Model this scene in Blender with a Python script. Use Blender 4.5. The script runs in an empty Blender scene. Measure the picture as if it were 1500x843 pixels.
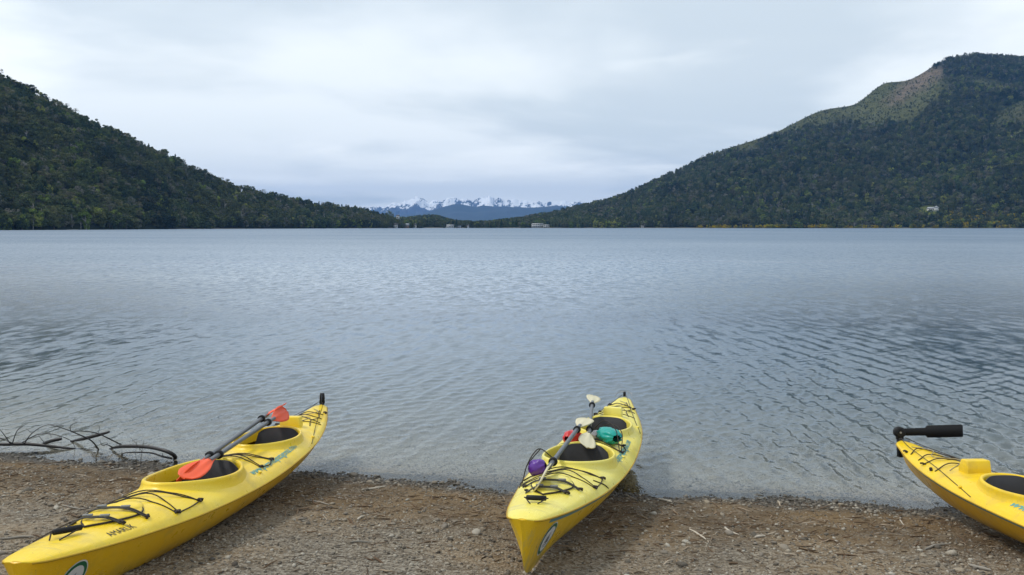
import bpy, bmesh, math, random
import numpy as np
from mathutils import Vector, Matrix, Euler

R = math.radians
rng = np.random.default_rng(7)
random.seed(7)
S = bpy.context.scene
COL = S.collection

# ------------------------------------------------------------------ camera
CAM_H = 2.2
FPX = 1170.0
PITCH = math.atan(89.0 / FPX)
cam_d = bpy.data.cameras.new('camera')
cam_d.sensor_width = 36.0
cam_d.lens = 36.0 * FPX / 1500.0
cam_d.clip_start = 0.05
cam_d.clip_end = 120000.0
cam = bpy.data.objects.new('camera', cam_d)
COL.objects.link(cam)
cam.location = (0, 0, CAM_H)
cam.rotation_euler = (R(90) - PITCH, 0, 0)
S.camera = cam

# ------------------------------------------------------------------ sky, sun, exposure
SUN_EL, SUN_AZ = 55.0, -75.0          # azimuth measured from straight ahead (+Y), minus is to the left
world = bpy.data.worlds.new('World')
S.world = world
world.use_nodes = True
wn = world.node_tree
wn.nodes.clear()
def W(t, **k):
    n = wn.nodes.new(t)
    for a, b_ in k.items():
        setattr(n, a, b_)
    return n
def L_(a, b_):
    wn.links.new(a, b_)
sky = W('ShaderNodeTexSky', sky_type='NISHITA')
sky.sun_disc = False
sky.sun_elevation = R(SUN_EL)
sky.sun_rotation = R(SUN_AZ)
sky.air_density = 1.2
sky.dust_density = 1.0
tc = W('ShaderNodeTexCoord')
sep = W('ShaderNodeSeparateXYZ')
L_(tc.outputs['Generated'], sep.inputs[0])
zc = W('ShaderNodeMath', operation='MAXIMUM'); zc.inputs[1].default_value = 0.0
L_(sep.outputs['Z'], zc.inputs[0])
za = W('ShaderNodeMath', operation='ADD'); za.inputs[1].default_value = 0.10
L_(zc.outputs[0], za.inputs[0])
dx = W('ShaderNodeMath', operation='DIVIDE'); L_(sep.outputs['X'], dx.inputs[0]); L_(za.outputs[0], dx.inputs[1])
dy = W('ShaderNodeMath', operation='DIVIDE'); L_(sep.outputs['Y'], dy.inputs[0]); L_(za.outputs[0], dy.inputs[1])
cmb = W('ShaderNodeCombineXYZ'); L_(dx.outputs[0], cmb.inputs[0]); L_(dy.outputs[0], cmb.inputs[1])
def cloud_noise(scale, detail, sx, sy, off, rough=0.55, dist=0.4, rot=0.0):
    m = W('ShaderNodeMapping')
    m.inputs['Scale'].default_value = (sx, sy, 1)
    m.inputs['Location'].default_value = (off, off * 0.7, off)
    m.inputs['Rotation'].default_value = (0, 0, rot)
    L_(cmb.outputs[0], m.inputs[0])
    n = W('ShaderNodeTexNoise')
    n.inputs['Scale'].default_value = scale
    n.inputs['Detail'].default_value = detail
    n.inputs['Roughness'].default_value = rough
    n.inputs['Distortion'].default_value = dist
    L_(m.outputs[0], n.inputs['Vector'])
    return n.outputs['Fac']
def ramp(src, p0, p1, c0, c1):
    r = W('ShaderNodeValToRGB')
    r.color_ramp.interpolation = 'EASE'
    r.color_ramp.elements[0].position = p0
    r.color_ramp.elements[1].position = p1
    r.color_ramp.elements[0].color = (*c0, 1)
    r.color_ramp.elements[1].color = (*c1, 1)
    L_(src, r.inputs[0])
    return r.outputs[0]
def wmix(fac, a, b_):
    m = W('ShaderNodeMix', data_type='RGBA')
    if hasattr(fac, 'node'):
        L_(fac, m.inputs[0])
    else:
        m.inputs[0].default_value = fac
    for s_, v in ((6, a), (7, b_)):
        if hasattr(v, 'node'):
            L_(v, m.inputs[s_])
        else:
            m.inputs[s_].default_value = (*v, 1)
    return m.outputs[2]
K = 9.7                                 # the Background runs at 0.1, so cloud radiances are written times ten
n_big = cloud_noise(0.50, 5, 0.85, 0.8, 3.1, 0.5, 0.3, rot=0.55)
n_med = cloud_noise(0.9, 6, 0.8, 0.8, 8.4, 0.5, 0.25, rot=-0.5)
c_gray = tuple(K * v for v in (0.57, 0.64, 0.685))
c_pale = tuple(K * v for v in (0.80, 0.85, 0.865))
c_white = tuple(K * v for v in (0.93, 0.965, 0.96))
base = ramp(n_big, 0.40, 0.58, c_gray, c_pale)
hi = ramp(n_med, 0.46, 0.72, (0, 0, 0), (1, 1, 1))
clouds = wmix(hi, base, c_white)
thin = ramp(cloud_noise(0.8, 5, 0.5, 1.0, 15.0), 0.35, 0.75, (0.90, 0.90, 0.90), (0.99, 0.99, 0.99))
skycol = wmix(thin, sky.outputs[0], clouds)
bg = W('ShaderNodeBackground'); bg.inputs['Strength'].default_value = 0.1
L_(skycol, bg.inputs['Color'])
wo = W('ShaderNodeOutputWorld'); L_(bg.outputs[0], wo.inputs['Surface'])

sun_d = bpy.data.lights.new('sun', 'SUN')
sun_d.energy = 1.5
sun_d.angle = R(10)
sun_d.color = (1.0, 0.95, 0.86)
sun = bpy.data.objects.new('sun', sun_d)
COL.objects.link(sun)
_sd = Vector((math.sin(R(SUN_AZ)) * math.cos(R(SUN_EL)), math.cos(R(SUN_AZ)) * math.cos(R(SUN_EL)), math.sin(R(SUN_EL))))
sun.rotation_euler = _sd.to_track_quat('Z', 'Y').to_euler()
sun.location = (-4, 4, 12)

S.view_settings.view_transform = 'Standard'
S.view_settings.look = 'None'
S.view_settings.exposure = 0.5
S.view_settings.gamma = 1.0
S.view_settings.use_curve_mapping = False
S.render.engine = 'CYCLES'
S.cycles.use_denoising = True
try:
    S.cycles.denoiser = 'OPENIMAGEDENOISE'
except Exception:
    pass
S.cycles.max_bounces = 8
S.cycles.transparent_max_bounces = 12
S.cycles.volume_bounces = 0
S.cycles.sample_clamp_indirect = 6.0

# ------------------------------------------------------------------ helpers
def proj(p):
    x, y, z = p
    dz = z - CAM_H
    c, s = math.cos(PITCH), math.sin(PITCH)
    d = y * c - dz * s
    u = y * s + dz * c
    return (750 + FPX * x / d, 421.5 - FPX * u / d)
def proj_np(P):
    dz = P[..., 2] - CAM_H
    c, s = math.cos(PITCH), math.sin(PITCH)
    d = P[..., 1] * c - dz * s
    u = P[..., 1] * s + dz * c
    return 750 + FPX * P[..., 0] / d, 421.5 - FPX * u / d
def at(px, py, Y):
    """the place that is Y metres out along the ray through a point of the survey picture"""
    a, b_ = (px - 750) / FPX, (421.5 - py) / FPX
    c, s = math.cos(PITCH), math.sin(PITCH)
    d = Vector((a, c + b_ * s, -s + b_ * c))
    d *= Y / d.y
    return Vector((d.x, d.y, d.z + CAM_H))

def _h(ix, iy, seed):
    n = (ix.astype(np.int64) * 374761393 + iy.astype(np.int64) * 668265263 + seed * 1442695041) & 0x7fffffff
    n = ((n ^ (n >> 13)) * 1274126177) & 0x7fffffff
    n = n ^ (n >> 16)
    return (n & 0xffff) / 65535.0
def vnoise(x, y, seed=0):
    x = np.asarray(x, float); y = np.asarray(y, float)
    ix, iy = np.floor(x), np.floor(y)
    fx, fy = x - ix, y - iy
    fx = fx * fx * fx * (fx * (fx * 6 - 15) + 10); fy = fy * fy * fy * (fy * (fy * 6 - 15) + 10)
    a = _h(ix, iy, seed); b_ = _h(ix + 1, iy, seed); c = _h(ix, iy + 1, seed); d = _h(ix + 1, iy + 1, seed)
    return (a * (1 - fx) + b_ * fx) * (1 - fy) + (c * (1 - fx) + d * fx) * fy
def fbm(x, y, o=4, seed=0, g=0.5):
    t, a, n = 0.0, 1.0, 0.0
    for i in range(o):
        t = t + a * (vnoise(x * 2 ** i + 17.3 * i, y * 2 ** i + 9.1 * i, seed + i) - 0.5)
        n += a; a *= g
    return t / n * 2
def pchip(xs, ys):
    xs = np.array(xs, float); ys = np.array(ys, float)
    h = np.diff(xs); d = np.diff(ys) / h
    m = np.zeros_like(ys)
    for i in range(1, len(xs) - 1):
        if d[i - 1] * d[i] > 0:
            w1, w2 = 2 * h[i] + h[i - 1], h[i] + 2 * h[i - 1]
            m[i] = (w1 + w2) / (w1 / d[i - 1] + w2 / d[i])
    m[0], m[-1] = d[0], d[-1]
    def f(x):
        x = np.clip(np.asarray(x, float), xs[0], xs[-1])
        i = np.clip(np.searchsorted(xs, x) - 1, 0, len(h) - 1)
        t = (x - xs[i]) / h[i]
        return ((1 + 2 * t) * (1 - t) ** 2 * ys[i] + t * (1 - t) ** 2 * h[i] * m[i]
                + t * t * (3 - 2 * t) * ys[i + 1] + t * t * (t - 1) * h[i] * m[i + 1])
    return f

def mesh_np(name, V, F, mat=None, smooth=True):
    """mesh from arrays; F is an (n,3) or (n,4) array, or a list of such arrays"""
    Fs = list(F) if isinstance(F, (list, tuple)) and isinstance(F[0], np.ndarray) and F[0].ndim == 2 else [np.asarray(F)]
    Fs = [np.asarray(f, np.int32) for f in Fs if len(f)]
    me = bpy.data.meshes.new(name)
    V = np.asarray(V, np.float32)
    me.vertices.add(len(V)); me.vertices.foreach_set('co', V.ravel())
    nl = sum(f.size for f in Fs); npoly = sum(len(f) for f in Fs)
    me.loops.add(nl); me.polygons.add(npoly)
    me.loops.foreach_set('vertex_index', np.concatenate([f.ravel() for f in Fs]))
    st, k = [], 0
    for f in Fs:
        st.append(k + np.arange(len(f)) * f.shape[1]); k += f.size
    me.polygons.foreach_set('loop_start', np.concatenate(st).astype(np.int32))
    if smooth:
        me.polygons.foreach_set('use_smooth', np.ones(npoly, bool))
    me.update(calc_edges=True)
    me.validate()
    if mat:
        me.materials.append(mat)
    return me
def link(name, me, parent=None):
    o = bpy.data.objects.new(name, me)
    COL.objects.link(o)
    if parent:
        o.parent = parent
    return o
def tag(o, label=None, cat=None, group=None, kind=None):
    for k, v in (('label', label), ('category', cat), ('group', group), ('kind', kind)):
        if v:
            o[k] = v
    return o
def empty(name, loc=(0, 0, 0), rot=None):
    o = bpy.data.objects.new(name, None)
    COL.objects.link(o)
    o.location = loc
    o.empty_display_size = 0.2
    if rot:
        o.rotation_euler = rot
    return o
def grid_faces(nr, nc, wrap=False):
    i = np.arange(nr - 1)[:, None]; j = np.arange(nc if wrap else nc - 1)[None, :]
    j2 = (j + 1) % nc
    return np.stack([i * nc + j, i * nc + j2, (i + 1) * nc + j2, (i + 1) * nc + j], -1).reshape(-1, 4)
class MB:
    """collects pieces for ONE part"""
    def __init__(s):
        s.V, s.F4, s.F3, s.n = [], [], [], 0
    def add(s, V, F):
        V = np.asarray(V, float).reshape(-1, 3); F = np.asarray(F, int)
        (s.F4 if F.shape[1] == 4 else s.F3).append(F + s.n)
        s.V.append(V); s.n += len(V)
        return s
    def tube(s, pts, r, n=8, caps=True):
        P = np.array([tuple(p) for p in pts], float)
        m = len(P)
        rr = np.full(m, r) if np.isscalar(r) else np.interp(np.linspace(0, 1, m), np.linspace(0, 1, len(r)), r)
        T = np.gradient(P, axis=0)
        T /= np.linalg.norm(T, axis=1)[:, None] + 1e-9
        up = np.array([0, 0, 1.0]) if abs(T[0][2]) < 0.9 else np.array([1.0, 0, 0])
        A = np.zeros_like(P); B = np.zeros_like(P)
        a = np.cross(T[0], up); a /= np.linalg.norm(a)
        for i in range(m):
            a = a - T[i] * a.dot(T[i]); a /= np.linalg.norm(a) + 1e-9
            A[i] = a; B[i] = np.cross(T[i], a)
        th = np.linspace(0, 2 * np.pi, n, endpoint=False)
        V = P[:, None] + rr[:, None, None] * (np.cos(th)[None, :, None] * A[:, None] + np.sin(th)[None, :, None] * B[:, None])
        s.add(V, grid_faces(m, n, True))
        if caps:
            for k, base_ in ((0, P[0]), (m - 1, P[-1])):
                c = s.n
                s.V.append(np.vstack([V[k], base_[None]])); s.n += n + 1
                f = [(c + j, c + (j + 1) % n, c + n) if k else (c + (j + 1) % n, c + j, c + n) for j in range(n)]
                s.F3.append(np.array(f))
        return s
    def box(s, c, d, rot=None, taper=1.0):
        x, y, z = [v / 2 for v in d]
        V = np.array([[-x, -y, -z], [x, -y, -z], [x, y, -z], [-x, y, -z],
                      [-x * taper, -y * taper, z], [x * taper, -y * taper, z], [x * taper, y * taper, z], [-x * taper, y * taper, z]])
        if rot is not None:
            V = V @ np.array(Euler(rot).to_matrix()).T
        return s.add(V + np.array(c), [[0, 3, 2, 1], [4, 5, 6, 7], [0, 1, 5, 4], [1, 2, 6, 5], [2, 3, 7, 6], [3, 0, 4, 7]])
    def mesh(s, name, mat, smooth=True):
        Fs = []
        if s.F4: Fs.append(np.vstack(s.F4))
        if s.F3: Fs.append(np.vstack(s.F3))
        return mesh_np(name, np.vstack(s.V), Fs, mat, smooth)
    def build(s, name, mat, parent=None, smooth=True):
        return link(name, s.mesh(name, mat, smooth), parent)
def spline(pts, n=8):
    """Catmull-Rom through the points"""
    P = np.array([tuple(p) for p in pts], float)
    if len(P) < 3:
        t = np.linspace(0, 1, n + 1)[:, None]
        return P[0] * (1 - t) + P[-1] * t
    Q = np.vstack([2 * P[0] - P[1], P, 2 * P[-1] - P[-2]])
    out = []
    for i in range(1, len(Q) - 2):
        p0, p1, p2, p3 = Q[i - 1:i + 3]
        for t in np.linspace(0, 1, n, endpoint=False):
            out.append(0.5 * (2 * p1 + (p2 - p0) * t + (2 * p0 - 5 * p1 + 4 * p2 - p3) * t * t + (3 * p1 - p0 - 3 * p2 + p3) * t ** 3))
    out.append(P[-1])
    return np.array(out)
def bevel(o, w, seg=2):
    m = o.modifiers.new('bevel', 'BEVEL'); m.width = w; m.segments = seg; m.limit_method = 'ANGLE'; m.angle_limit = R(35)
    return o

# ------------------------------------------------------------------ materials
class NT:
    def __init__(s, name):
        s.m = bpy.data.materials.new(name); s.m.use_nodes = True
        s.t = s.m.node_tree; s.t.nodes.clear()
        s.out = s.n('ShaderNodeOutputMaterial')
    def n(s, t, **k):
        x = s.t.nodes.new(t)
        for a, b_ in k.items():
            setattr(x, a, b_)
        return x
    def l(s, a, b_):
        s.t.links.new(a, b_)
    def inp(s, sock, v):
        if hasattr(v, 'node'):
            s.l(v, sock)
        elif isinstance(v, (tuple, list)) and sock.type == 'RGBA' and len(v) == 3:
            sock.default_value = (*v, 1)
        else:
            sock.default_value = v
    def coord(s, which='Object', scale=(1, 1, 1), rot=(0, 0, 0)):
        c = s.n('ShaderNodeTexCoord'); m = s.n('ShaderNodeMapping')
        m.inputs['Scale'].default_value = scale; m.inputs['Rotation'].default_value = rot
        s.l(c.outputs[which], m.inputs[0])
        return m.outputs[0]
    def noise(s, vec, scale, detail=4, rough=0.55, dist=0.0):
        x = s.n('ShaderNodeTexNoise')
        s.l(vec, x.inputs['Vector'])
        x.inputs['Scale'].default_value = scale; x.inputs['Detail'].default_value = detail
        x.inputs['Roughness'].default_value = rough; x.inputs['Distortion'].default_value = dist
        return x.outputs['Fac']
    def voro(s, vec, scale, out='Distance', feature='F1'):
        x = s.n('ShaderNodeTexVoronoi', feature=feature)
        s.l(vec, x.inputs['Vector']); x.inputs['Scale'].default_value = scale
        return x.outputs[out]
    def ramp(s, src, stops, ease=False):
        r = s.n('ShaderNodeValToRGB')
        if ease: r.color_ramp.interpolation = 'EASE'
        e = r.color_ramp.elements
        while len(e) < len(stops): e.new(0.5)
        for k, (p, c) in enumerate(stops):
            e[k].position = p
            e[k].color = (c, c, c, 1) if np.isscalar(c) else (*c, 1)
        s.l(src, r.inputs[0])
        return r.outputs[0]
    def mix(s, fac, a, b_, blend='MIX'):
        m = s.n('ShaderNodeMix', data_type='RGBA', blend_type=blend)
        s.inp(m.inputs[0], fac); s.inp(m.inputs[6], a); s.inp(m.inputs[7], b_)
        return m.outputs[2]
    def math(s, op, a, b_=0.0, clamp=False):
        m = s.n('ShaderNodeMath', operation=op, use_clamp=clamp)
        s.inp(m.inputs[0], a); s.inp(m.inputs[1], b_)
        return m.outputs[0]
    def attr(s, name, out='Fac'):
        a = s.n('ShaderNodeAttribute'); a.attribute_name = name
        return a.outputs[out]
    def bump(s, h, strength=0.3, dist=0.01, normal=None):
        b_ = s.n('ShaderNodeBump')
        b_.inputs['Strength'].default_value = strength; b_.inputs['Distance'].default_value = dist
        s.l(h, b_.inputs['Height'])
        if normal is not None: s.l(normal, b_.inputs['Normal'])
        return b_.outputs[0]
    def pbr(s, col, rough=0.5, normal=None, spec=0.5, metal=0.0, coat=0.0):
        p = s.n('ShaderNodeBsdfPrincipled')
        s.inp(p.inputs['Base Color'], col); s.inp(p.inputs['Roughness'], rough)
        p.inputs['Specular IOR Level'].default_value = spec; p.inputs['Metallic'].default_value = metal
        p.inputs['Coat Weight'].default_value = coat
        if normal is not None: s.l(normal, p.inputs['Normal'])
        s.l(p.outputs[0], s.out.inputs['Surface'])
        return p
    def rand(s):
        return s.n('ShaderNodeObjectInfo').outputs['Random']

def m_plain(name, col, rough=0.5, var=0.15, scale=20, spec=0.5, metal=0.0, bump=0.0, bscale=60):
    t = NT(name); v = t.coord()
    n = t.noise(v, scale, 4)
    c = t.mix(n, tuple(x * (1 - var) for x in col), tuple(min(1, x * (1 + var)) for x in col))
    nm = t.bump(t.noise(v, bscale, 3), bump, 0.004) if bump else None
    t.pbr(c, t.ramp(n, [(0.3, rough * 0.9), (0.7, min(1, rough * 1.1))]), nm, spec, metal)
    return t.m

def m_plastic(name, col, pale):
    """rotomoulded polyethylene: a little sun bleach, fine scratches, grime spots"""
    t = NT(name); v = t.coord()
    big = t.noise(v, 2.2, 4)
    fine = t.noise(v, 55, 5, 0.6)
    c = t.mix(t.ramp(big, [(0.38, 0.0), (0.66, 1.0)]), col, pale)
    scr = t.noise(t.coord(scale=(3, 60, 60)), 4, 3, 0.7)
    c = t.mix(t.ramp(scr, [(0.55, 0.0), (0.68, 0.55)]), c, tuple(min(1, x * 1.05 + 0.08) for x in pale))
    spots = t.ramp(t.noise(v, 38, 3, 0.7), [(0.69, 0.0), (0.74, 0.6)])
    c = t.mix(spots, c, (0.12, 0.09, 0.045))
    sm = t.math('MULTIPLY', t.ramp(t.noise(v, 5, 5, 0.65), [(0.52, 0.0), (0.72, 1.0)]), 0.38)
    c = t.mix(sm, c, (0.30, 0.23, 0.09))
    # scuff marks across the bow, where it is dragged over stones
    sp = t.n('ShaderNodeSeparateXYZ'); co = t.n('ShaderNodeTexCoord'); t.l(co.outputs['Object'], sp.inputs[0])
    near = t.ramp(sp.outputs['X'], [(0.0, 1.0), (0.42, 0.0)])
    band = t.ramp(t.noise(t.coord(scale=(9, 2, 2)), 2.2, 6, 0.7), [(0.50, 0.0), (0.66, 0.8)])
    c = t.mix(t.math('MULTIPLY', near, band), c, (0.33, 0.29, 0.15))
    low = t.ramp(sp.outputs['Z'], [(0.0, 1.0), (0.13, 0.0)])
    dirt = t.ramp(t.noise(v, 9, 6, 0.7), [(0.36, 0.0), (0.62, 0.85)])
    c = t.mix(t.math('MULTIPLY', low, dirt), c, (0.20, 0.15, 0.07))
    nm = t.bump(fine, 0.12, 0.003)
    t.pbr(c, t.ramp(t.noise(v, 8, 4), [(0.3, 0.24), (0.7, 0.48)]), nm, 0.45)
    return t.m
M = {}
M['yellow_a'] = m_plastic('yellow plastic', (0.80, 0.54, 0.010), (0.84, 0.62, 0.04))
M['hull_a'] = m_plastic('shaded golden hull plastic', (0.72, 0.40, 0.002), (0.77, 0.46, 0.005))  # hulls deeper than the bleached decks; shade on their sides is in the colour
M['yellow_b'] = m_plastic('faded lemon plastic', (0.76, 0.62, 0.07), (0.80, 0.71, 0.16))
M['hull_b'] = m_plastic('shaded lemon hull plastic', (0.70, 0.42, 0.004), (0.75, 0.48, 0.010))
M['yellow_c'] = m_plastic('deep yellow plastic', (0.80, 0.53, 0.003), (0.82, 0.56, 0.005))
M['hull_c'] = m_plastic('shaded deep yellow hull plastic', (0.68, 0.36, 0.001), (0.74, 0.41, 0.003))
M['seam'] = m_plain('moulded seam', (0.42, 0.25, 0.004), 0.6, 0.2, 30)
M['black'] = m_plain('black rubber', (0.012, 0.012, 0.013), 0.6, 0.3, 30, spec=0.25, bump=0.2)
M['foam'] = m_plain('black seat foam', (0.022, 0.022, 0.026), 0.75, 0.3, 25, bump=0.4, bscale=140)
M['cord'] = m_plain('black bungee cord', (0.028, 0.02, 0.016), 0.8, 0.4, 200, bump=0.5, bscale=500)
M['strap'] = m_plain('grey webbing', (0.06, 0.058, 0.055), 0.8, 0.3, 90, bump=0.5, bscale=400)
M['webgrey'] = m_plain('worn grey webbing', (0.20, 0.20, 0.19), 0.8, 0.3, 90, bump=0.5, bscale=400)
M['rope'] = m_plain('weathered rope', (0.30, 0.26, 0.17), 0.85, 0.3, 120)
M['shaft'] = m_plain('grey paddle shaft', (0.10, 0.105, 0.115), 0.35, 0.15, 15)
M['orange'] = m_plain('orange red paddle blade', (0.80, 0.085, 0.012), 0.5, 0.12, 6)
M['cream'] = m_plain('cream paddle blade', (0.62, 0.56, 0.37), 0.45, 0.10, 6)
M['teal'] = m_plain('teal dry bag', (0.0, 0.30, 0.26), 0.35, 0.12, 8)
M['purple'] = m_plain('purple dry bag', (0.10, 0.025, 0.27), 0.3, 0.15, 8)
M['red'] = m_plain('red dry bag', (0.55, 0.02, 0.02), 0.35, 0.15, 8)
M['clear'] = m_plain('pale plastic', (0.62, 0.60, 0.62), 0.3, 0.1, 8)
M['turq'] = m_plain('turquoise lettering', (0.05, 0.34, 0.36), 0.5, 0.2, 60)
M['stripe'] = m_plain('grey blue stripe', (0.10, 0.22, 0.24), 0.5, 0.3, 30)
M['letter_white'] = m_plain('pale lettering edge', (0.50, 0.62, 0.50), 0.5, 0.1, 60)
M['ink'] = m_plain('black ink', (0.03, 0.028, 0.02), 0.6, 0.3, 60)
M['st_white'] = m_plain('white sticker', (0.62, 0.62, 0.60), 0.4, 0.08, 40)
M['st_green'] = m_plain('green sticker ring', (0.01, 0.12, 0.05), 0.4, 0.15, 40)
M['st_grey'] = m_plain('grey sticker print', (0.16, 0.17, 0.18), 0.4, 0.15, 40)
M['steel'] = m_plain('steel', (0.35, 0.35, 0.36), 0.35, 0.1, 40, metal=1.0)

# ------------------------------------------------------------------ lie of the land at the beach
_wx = np.array([-40, -12, -4.95, -3.1, -1.72, -0.06, 1.01, 2.44, 3.04, 3.87, 8, 14, 40], float)
_wy = np.array([14, 9.2, 7.52, 7.22, 7.03, 6.62, 6.47, 6.23, 6.13, 5.95, 5.1, 4.5, 1.9], float)
def water_edge(x):
    return np.interp(x, _wx, _wy)
_gd = pchip([-60, -44, -24, -10, -4, 0, 3.2, 5.0, 7.0, 12, 40], [-14, -6, -1.45, -0.72, -0.36, 0.0, 0.455, 0.60, 0.68, 0.82, 1.6])
def ground(x, y):
    x = np.asarray(x, float); y = np.asarray(y, float)
    d = water_edge(x) - y + 0.07 * fbm(x * 1.1, y * 1.1, 3, 5)
    return _gd(d) + 0.018 * fbm(x * 2.3, y * 2.3, 4, 11) + 0.006 * fbm(x * 11, y * 11, 3, 21)

# ------------------------------------------------------------------ kayaks
KL = 4.70
k_b = pchip([0, .012, .05, .13, .4, .8, 1.2, 1.7, 2.3, 2.9, 3.4, 3.9, 4.3, 4.55, 4.66, 4.7],
            [.024, .060, .088, .112, .172, .236, .290, .33, .345, .335, .305, .24, .16, .095, .062, .012])
k_zs = pchip([0, .5, 1.2, 2.3, 3.2, 4.2, 4.7], [.345, .300, .250, .220, .240, .305, .385])
k_zk = pchip([0, .03, .08, .2, .4, 3.5, 3.9, 4.2, 4.45, 4.62, 4.7], [.25, .12, .055, .012, 0, 0, .015, .06, .13, .21, .30])
k_e = pchip([0, .15, .5, 1.0, 1.6, 2.6, 3.4, 4.0, 4.4, 4.7], [1.5, 1.35, .88, .55, .40, .36, .44, .66, .95, 1.3])
k_cr = pchip([0, .1, .5, 1.05, 1.6, 2.3, 3.2, 3.6, 4.2, 4.7], [.004, .022, .045, .10, .115, .105, .10, .07, .04, .006])
def deck_z(s, w):
    b_ = k_b(s)
    q = np.clip(np.abs(w) / b_, 0, 1)
    z = k_zs(s) + k_cr(s) * (1 - q ** 2.3)
    z = z - 0.016 * np.clip((q - 0.86) / 0.14, 0, 1) ** 2 * np.clip(b_ / 0.2, 0, 1)
    # shallow trough in front of each cockpit
    return z
def hull_pt(s, v, side):
    z = k_zk(s) + (k_zs(s) - 0.016 * np.clip(k_b(s) / 0.2, 0, 1) - k_zk(s)) * v
    w = k_b(s) * np.power(np.clip(v, 0, 1), k_e(s)) * side
    return s, -w, z
def dk(s, w, lift=0.0):
    """a point on the deck; w is metres towards the right hand side seen from the bow"""
    return (s, -w, float(deck_z(s, w)) + lift)
COCK = ((1.70, 0.44, 0.245), (3.06, 0.43, 0.23))
def egg(th, c, a, w, k=1.0):
    s = c + a * k * np.cos(th) * (1.0 if True else 0)
    ww = w * k * np.sin(th) * (1 - 0.14 * -np.cos(th) * 1.0)
    return s, ww
def inside(s, w, cock, k):
    c, a, ww = cock
    q = (s - c) / (a * k)
    return (np.abs(q) < 1) & (np.abs(w) < ww * k * (1 + 0.14 * q) * np.sqrt(np.clip(1 - q * q, 0, 1)))
def rim_z(s, w=None):
    c = k_zs(s) + k_cr(s)
    return c + 0.022 if w is None else .42 * c + .58 * deck_z(s, w) + .030

def text_mesh(body, size, shear=0.0, offset=0.0, extrude=0.0):
    cu = bpy.data.curves.new('lettering', 'FONT')
    cu.body = body; cu.size = size; cu.shear = shear; cu.offset = offset
    cu.resolution_u = 2
    o = bpy.data.objects.new('lettering', cu)
    COL.objects.link(o)
    dg = bpy.context.evaluated_depsgraph_get()
    me = bpy.data.meshes.new_from_object(o.evaluated_get(dg))
    bpy.data.objects.remove(o)
    bpy.data.curves.remove(cu)
    bm = bmesh.new(); bm.from_mesh(me)
    bmesh.ops.triangulate(bm, faces=bm.faces)
    bm.to_mesh(me); bm.free()
    V = np.zeros(len(me.vertices) * 3, np.float32); me.vertices.foreach_get('co', V)
    F = np.zeros(len(me.polygons) * 3, np.int32); me.polygons.foreach_get('vertices', F)
    bpy.data.meshes.remove(me)
    return V.reshape(-1, 3).astype(float), F.reshape(-1, 3)

def cord(parent, pts, r=0.0036, mat='cord', name='bungee_cord', n=7, seg=7):
    P = []
    for a in pts:
        s, w = a[0], a[1]
        P.append(dk(s, w, (a[2] if len(a) > 2 else 0.0) + r * 0.8))
    Q = spline(P, seg)
    for i in range(len(Q)):                # keep it on top of the deck
        z = float(deck_z(Q[i][0], -Q[i][1])) + r * 0.6
        if Q[i][2] < z and abs(Q[i][1]) < float(k_b(Q[i][0])):
            Q[i][2] = z
    return MB().tube(Q, r, n).build(name, M[mat], parent)

def knot(parent, s, w, r=0.011, mat='cord'):
    b_ = MB()
    p = np.array(dk(s, w, r * 0.6))
    for k in range(3):
        a = random.uniform(0, 6.28)
        d = np.array([math.cos(a), math.sin(a), 0.25])
        b_.tube(spline([p - d * r * 1.7, p + np.array([0, 0, r * 0.6]), p + d * r * 1.7], 4), r * 0.55, 6)
    return b_.build('knot', M[mat], parent)

def deck_patch(parent, outline, h, name, mat, rough=None):
    """a low plate on the deck, outline in (s, w)"""
    O = np.array(outline); c = O.mean(0); n = len(O)
    V, rings = [], [(1.0, -0.004), (1.0, h * 0.6), (0.95, h), (0.6, h * 1.05), (0.25, h * 1.08)]
    for k, z in rings:
        for p in O:
            q = c + (p - c) * k
            V.append(dk(q[0], q[1], z))
    V.append(dk(c[0], c[1], h * 1.08))
    F4 = grid_faces(len(rings), n, True)
    m = (len(rings) - 1) * n
    F3 = np.array([(m + j, m + (j + 1) % n, len(V) - 1) for j in range(n)])
    b_ = MB(); b_.add(V, F4); b_.F3.append(F3)
    return b_.build(name, M[mat], parent)

def rounded(pts, n=6):
    return [tuple(p) for p in spline(list(pts) + [pts[0]], n)[:-1]]

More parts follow.
